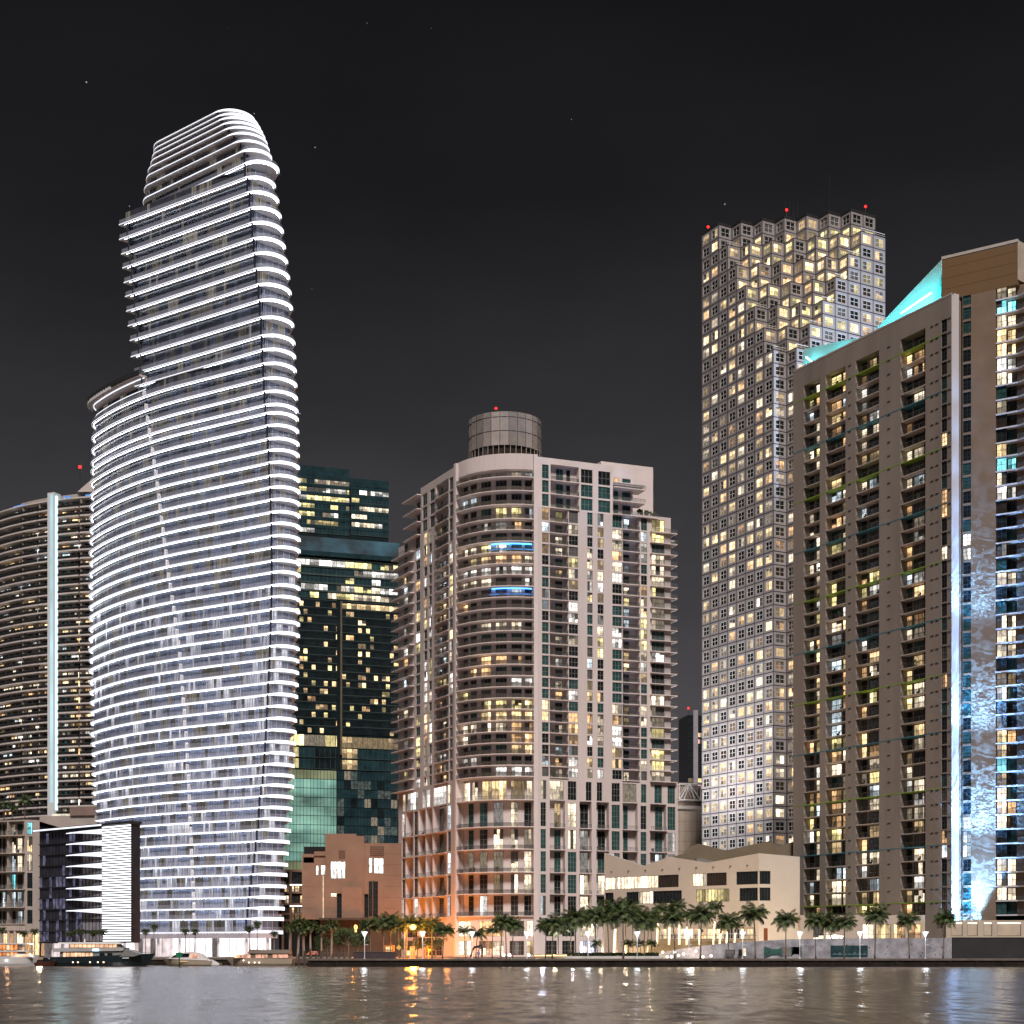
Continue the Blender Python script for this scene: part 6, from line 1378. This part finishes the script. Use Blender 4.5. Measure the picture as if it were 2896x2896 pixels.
def cabin(mb, prof, Y, w, mat, taper=.85):
    """side profile polygon (x,z) given width"""
    n = len(prof); b = len(mb.v); zs = [z for _, z in prof]; z0, z1 = min(zs), max(zs)
    f = lambda z: w/2*(1-(1-taper)*(z-z0)/max(.01, z1-z0))
    mb.v.extend((x, Y-f(z), z) for x, z in prof); mb.v.extend((x, Y+f(z), z) for x, z in prof); i = mb.mi(mat)
    mb.f.append(tuple(range(b, b+n))); mb.m.append(i); mb.f.append(tuple(range(b+2*n-1, b+n-1, -1))); mb.m.append(i)
    for k in range(n): mb.f.append((b+k, b+n+k, b+n+(k+1) % n, b+(k+1) % n)); mb.m.append(i)
NAVY = M('hull_navy', (.012, .022, .028), .2, .2, .3, .6); WHT = M('boat_white', (.62, .62, .62), .35, .06, .5, .5); TANH = M('hull_sand', (.40, .34, .27), .35, .08, .5, .5); DARKT = M('boat_dark_glass', (.01, .012, .014), .1, .3, 1, .6); BRN = M('boat_brown', (.12, .085, .06), .5); WB_ = E('boat_cabin_light', (1, .55, .32), 1.3, .5, .9); WB2 = E('boat_cabin_rose', (1, .50, .34), .9, .5, .9)
YBT = 330.0
X = lambda p, Y=YBT: kx(p)*Y
Zt = lambda y, Y=YBT: zof(y, Y)
# the big dark yacht
t = Thing('motor_yacht', 'large motor yacht with dark hull and glowing salon windows', 'yacht', (X(290), YBT, 0))
hull(t.part('hull').mb, X(152), X(440), YBT, 5.6, Zt(2706), Zt(2696), .10, NAVY, M('teak', (.2, .14, .09)), False)
n = t.part('superstructure'); 
cabin(n.mb, [(X(178), Zt(2708)), (X(385), Zt(2705)), (X(404), Zt(2699)), (X(372), Zt(2686)), (X(345), Zt(2681)), (X(178), Zt(2681))], YBT, 4.8, M('yacht_grey', (.16, .17, .17), .3, .05, .5, .5))
cabin(n.mb, [(X(160), Zt(2692)), (X(355), Zt(2689)), (X(360), Zt(2680.5)), (X(160), Zt(2682))], YBT, 5.2, M('yacht_grey_light', (.24, .25, .25), .3))
cabin(n.mb, [(X(205), Zt(2681)), (X(350), Zt(2681)), (X(338), Zt(2669.5)), (X(205), Zt(2669.5))], YBT, 3.8, M('yacht_grey', (.16, .17, .17), .3))
cabin(n.mb, [(X(172), Zt(2669)), (X(352), Zt(2670)), (X(330), Zt(2664.5)), (X(172), Zt(2665.5))], YBT, 4.6, WHT)
for k in range(11): a = 206+k*12; nn = t.part('window'); nn.mb.box(X(a), X(a+10), YBT-2.02, YBT-1.9, Zt(2679.5), Zt(2671), WB_)
for k in range(8): a = 188+k*10.5; nn = t.part('window'); nn.mb.box(X(a), X(a+8.6), YBT-2.46, YBT-2.38, Zt(2706), Zt(2694.5), WB_)
for a in (290, 312): nn = t.part('window'); nn.mb.box(X(a), X(a+14), YBT-2.46, YBT-2.36, Zt(2703), Zt(2695), DARKT)
for a in (216, 230, 264, 286, 302): t.part('porthole').mb.ball((X(a), YBT-2.62, Zt(2721)), .17, E('porthole_light', (1, .75, .55), 3), 6, 4)
t.part('deck_light').mb.box(X(272), X(288), YBT-2.75, YBT-2.62, Zt(2689), Zt(2684), E('deck_light_blue', (.45, .72, 1), 9)); t.part('bow_script').mb.box(X(354), X(372), YBT-2.36, YBT-2.3, Zt(2710), Zt(2708.5), E('bow_marks', (.9, .9, .9), 1.0))
t.part('radar_mast').mb.tube([(X(240), YBT, Zt(2665)), (X(240), YBT, Zt(2655))], .12, 6, WHT); t.part('bow_rail').mb.tube([(X(400), YBT-1.4, Zt(2695)), (X(436), YBT-.3, Zt(2692))], .04, 5, RAIL_T); t.done()
# sport cruiser, bow left
t = Thing('sport_cruiser', 'sleek sport cruiser with rounded dark hardtop moored before the tower lobby', 'boat', (X(540), YBT, 0))
hull(t.part('hull').mb, X(604), X(458), YBT, 4.2, Zt(2717), Zt(2709), .16, TANH, WHT, True)
n = t.part('cabin'); cabin(n.mb, [(X(480), Zt(2711)), (X(592), Zt(2716)), (X(570), Zt(2697)), (X(545), Zt(2691.5)), (X(515), Zt(2694)), (X(490), Zt(2703))], YBT, 3.2, WHT); n.sub('windscreen').mb.face([(X(489), YBT-1.62, Zt(2708)), (X(538), YBT-1.62, Zt(2706)), (X(540), YBT-1.50, Zt(2696)), (X(515), YBT-1.5, Zt(2697)), (X(497), YBT-1.55, Zt(2702))], DARKT)
n.sub('side_window').mb.face([(X(541), YBT-1.62, Zt(2709)), (X(566), YBT-1.62, Zt(2710)), (X(562), YBT-1.5, Zt(2698)), (X(543), YBT-1.48, Zt(2696))], WB2)
t.part('stern_platform').mb.box(X(600), X(624), YBT-1.7, YBT+1.7, .15, .55, WHT); t.part('stern_steps').mb.hexa([(X(596), YBT-1.5, .5), (X(618), YBT-1.5, .5), (X(618), YBT+1.5, .5), (X(596), YBT+1.5, .5), (X(590), YBT-1.4, Zt(2714)), (X(598), YBT-1.4, Zt(2714)), (X(598), YBT+1.4, Zt(2714)), (X(590), YBT+1.4, Zt(2714))], WHT)
t.part('hull_window').mb.box(X(511), X(536), YBT-2.13, YBT-2.05, Zt(2720.5), Zt(2718), E('hull_window_gold', (1, .7, .3), .7)); t.done()
# trawler, bow left
t = Thing('trawler_yacht', 'sand coloured trawler yacht with rosy lit cabin windows', 'boat', (X(740), YBT, 0))
hull(t.part('hull').mb, X(832), X(636), YBT, 4.6, Zt(2711.5), Zt(2705), .13, TANH, WHT, True)
n = t.part('cabin'); cabin(n.mb, [(X(662), Zt(2710)), (X(826), Zt(2712)), (X(822), Zt(2697)), (X(712), Zt(2696)), (X(700), Zt(2699)), (X(672), Zt(2701))], YBT, 3.6, BRN); cabin(n.mb, [(X(704), Zt(2696.2)), (X(824), Zt(2697)), (X(822), Zt(2687.5)), (X(708), Zt(2687))], YBT, 3.8, BRN)
for a, b in ((668, 684), (687, 712), (727, 742), (745, 760), (775, 788), (791, 818)): t.part('window').mb.box(X(a), X(b), YBT-1.92, YBT-1.72, Zt(2709), Zt(2699.5), WB2 if a not in (668,) else WB_)
t.part('flybridge').mb.box(X(706), X(735), YBT-1.3, YBT+1.3, Zt(2688), Zt(2685.5), BRN); t.part('top_rail').mb.tube([(X(742), YBT-1.6, Zt(2686)), (X(820), YBT-1.6, Zt(2687))], .05, 5, RAIL_T)
for a in (694, 709, 725, 738): t.part('hull_light').mb.ball((X(a), YBT-2.3, Zt(2722 if a > 700 else 2716)), .13, E('hull_lights', (1, .8, .7), 5), 6, 4)
t.part('radar_mast').mb.tube([(X(708), YBT, Zt(2687)), (X(708), YBT, Zt(2668))], .06, 5, FRAME_D); t.done()
# boats at the far left
t = Thing('cabin_cruiser', 'white cabin cruiser lit warm from behind at the far left', 'boat', (X(60), YBT, 0))
hull(t.part('hull').mb, X(2), X(106), YBT, 3.6, Zt(2712), Zt(2706), .12, WHT, WHT, False); cabin(t.part('cabin').mb, [(X(34), Zt(2708)), (X(96), Zt(2707)), (X(84), Zt(2698)), (X(46), Zt(2697))], YBT, 2.8, WHT)
t.part('window').mb.box(X(50), X(84), YBT-1.42, YBT-1.3, Zt(2706), Zt(2700), WB_); t.part('stern_light').mb.ball((X(26), YBT-1.9, Zt(2716)), .2, E('boat_lamp', (.9, .95, 1), 8), 6, 4); t.done()
t = Thing('small_runabout', 'small dark red runabout beside the dark yacht stern', 'boat', (X(130), 327, 0)); hull(t.part('hull').mb, X(100, 327), X(160, 327), 327, 2.4, Zt(2722, 327), Zt(2716, 327), .15, M('hull_maroon', (.07, .025, .02), .3), WHT, False); cabin(t.part('windscreen').mb, [(X(122, 327), Zt(2720, 327)), (X(146, 327), Zt(2719, 327)), (X(136, 327), Zt(2708, 327)), (X(126, 327), Zt(2708, 327))], 327, 1.6, DARKT); t.done()
t = Thing('rear_yacht', 'tiered white yacht with orange lit decks half hidden at the far left', 'yacht', (X(30), 338, 0)); Yq = 338
hull(t.part('hull').mb, kx(-60)*Yq, kx(112)*Yq, Yq, 5, zof(2706, Yq), zof(2700, Yq), .1, WHT, WHT, False)
for y0, y1, a0, a1 in ((2704, 2692, -50, 70), (2688, 2671, -50, 64)):
    cabin(t.part('deck_house').mb, [(kx(a0)*Yq, zof(y0, Yq)), (kx(a1)*Yq, zof(y0, Yq)), (kx(a1-6)*Yq, zof(y1, Yq)), (kx(a0)*Yq, zof(y1, Yq))], Yq, 4, BRN); t.part('deck').mb.box(kx(a0)*Yq, kx(a1+22)*Yq, Yq-2.4, Yq+2.4, zof(y1, Yq), zof(y1-3.2, Yq), WHT)
    for k in range(6): a = a0+44+k*11; t.part('window').mb.box(kx(a)*Yq, kx(a+8)*Yq, Yq-2.06, Yq-1.95, zof(y0-1.5, Yq), zof(y1+1.5, Yq), E('deck_orange', (1, .32, .10), 1.4, .6, .8) if k % 3 else WB_)
t.done()
for p, hue in ((20, (1, .5, .25)), (110, (1, .7, .45))):
    l = bpy.data.lights.new('marina_light', 'POINT'); l.energy = 1500; l.color = hue; l.shadow_soft_size = .5; o = bpy.data.objects.new('marina_light', l); COL.objects.link(o); o.location = (kx(p)*342, 342, 5)

for o in bpy.data.objects:
    if o.type == 'LIGHT' and o.data.type == 'POINT': o.data.specular_factor = .12
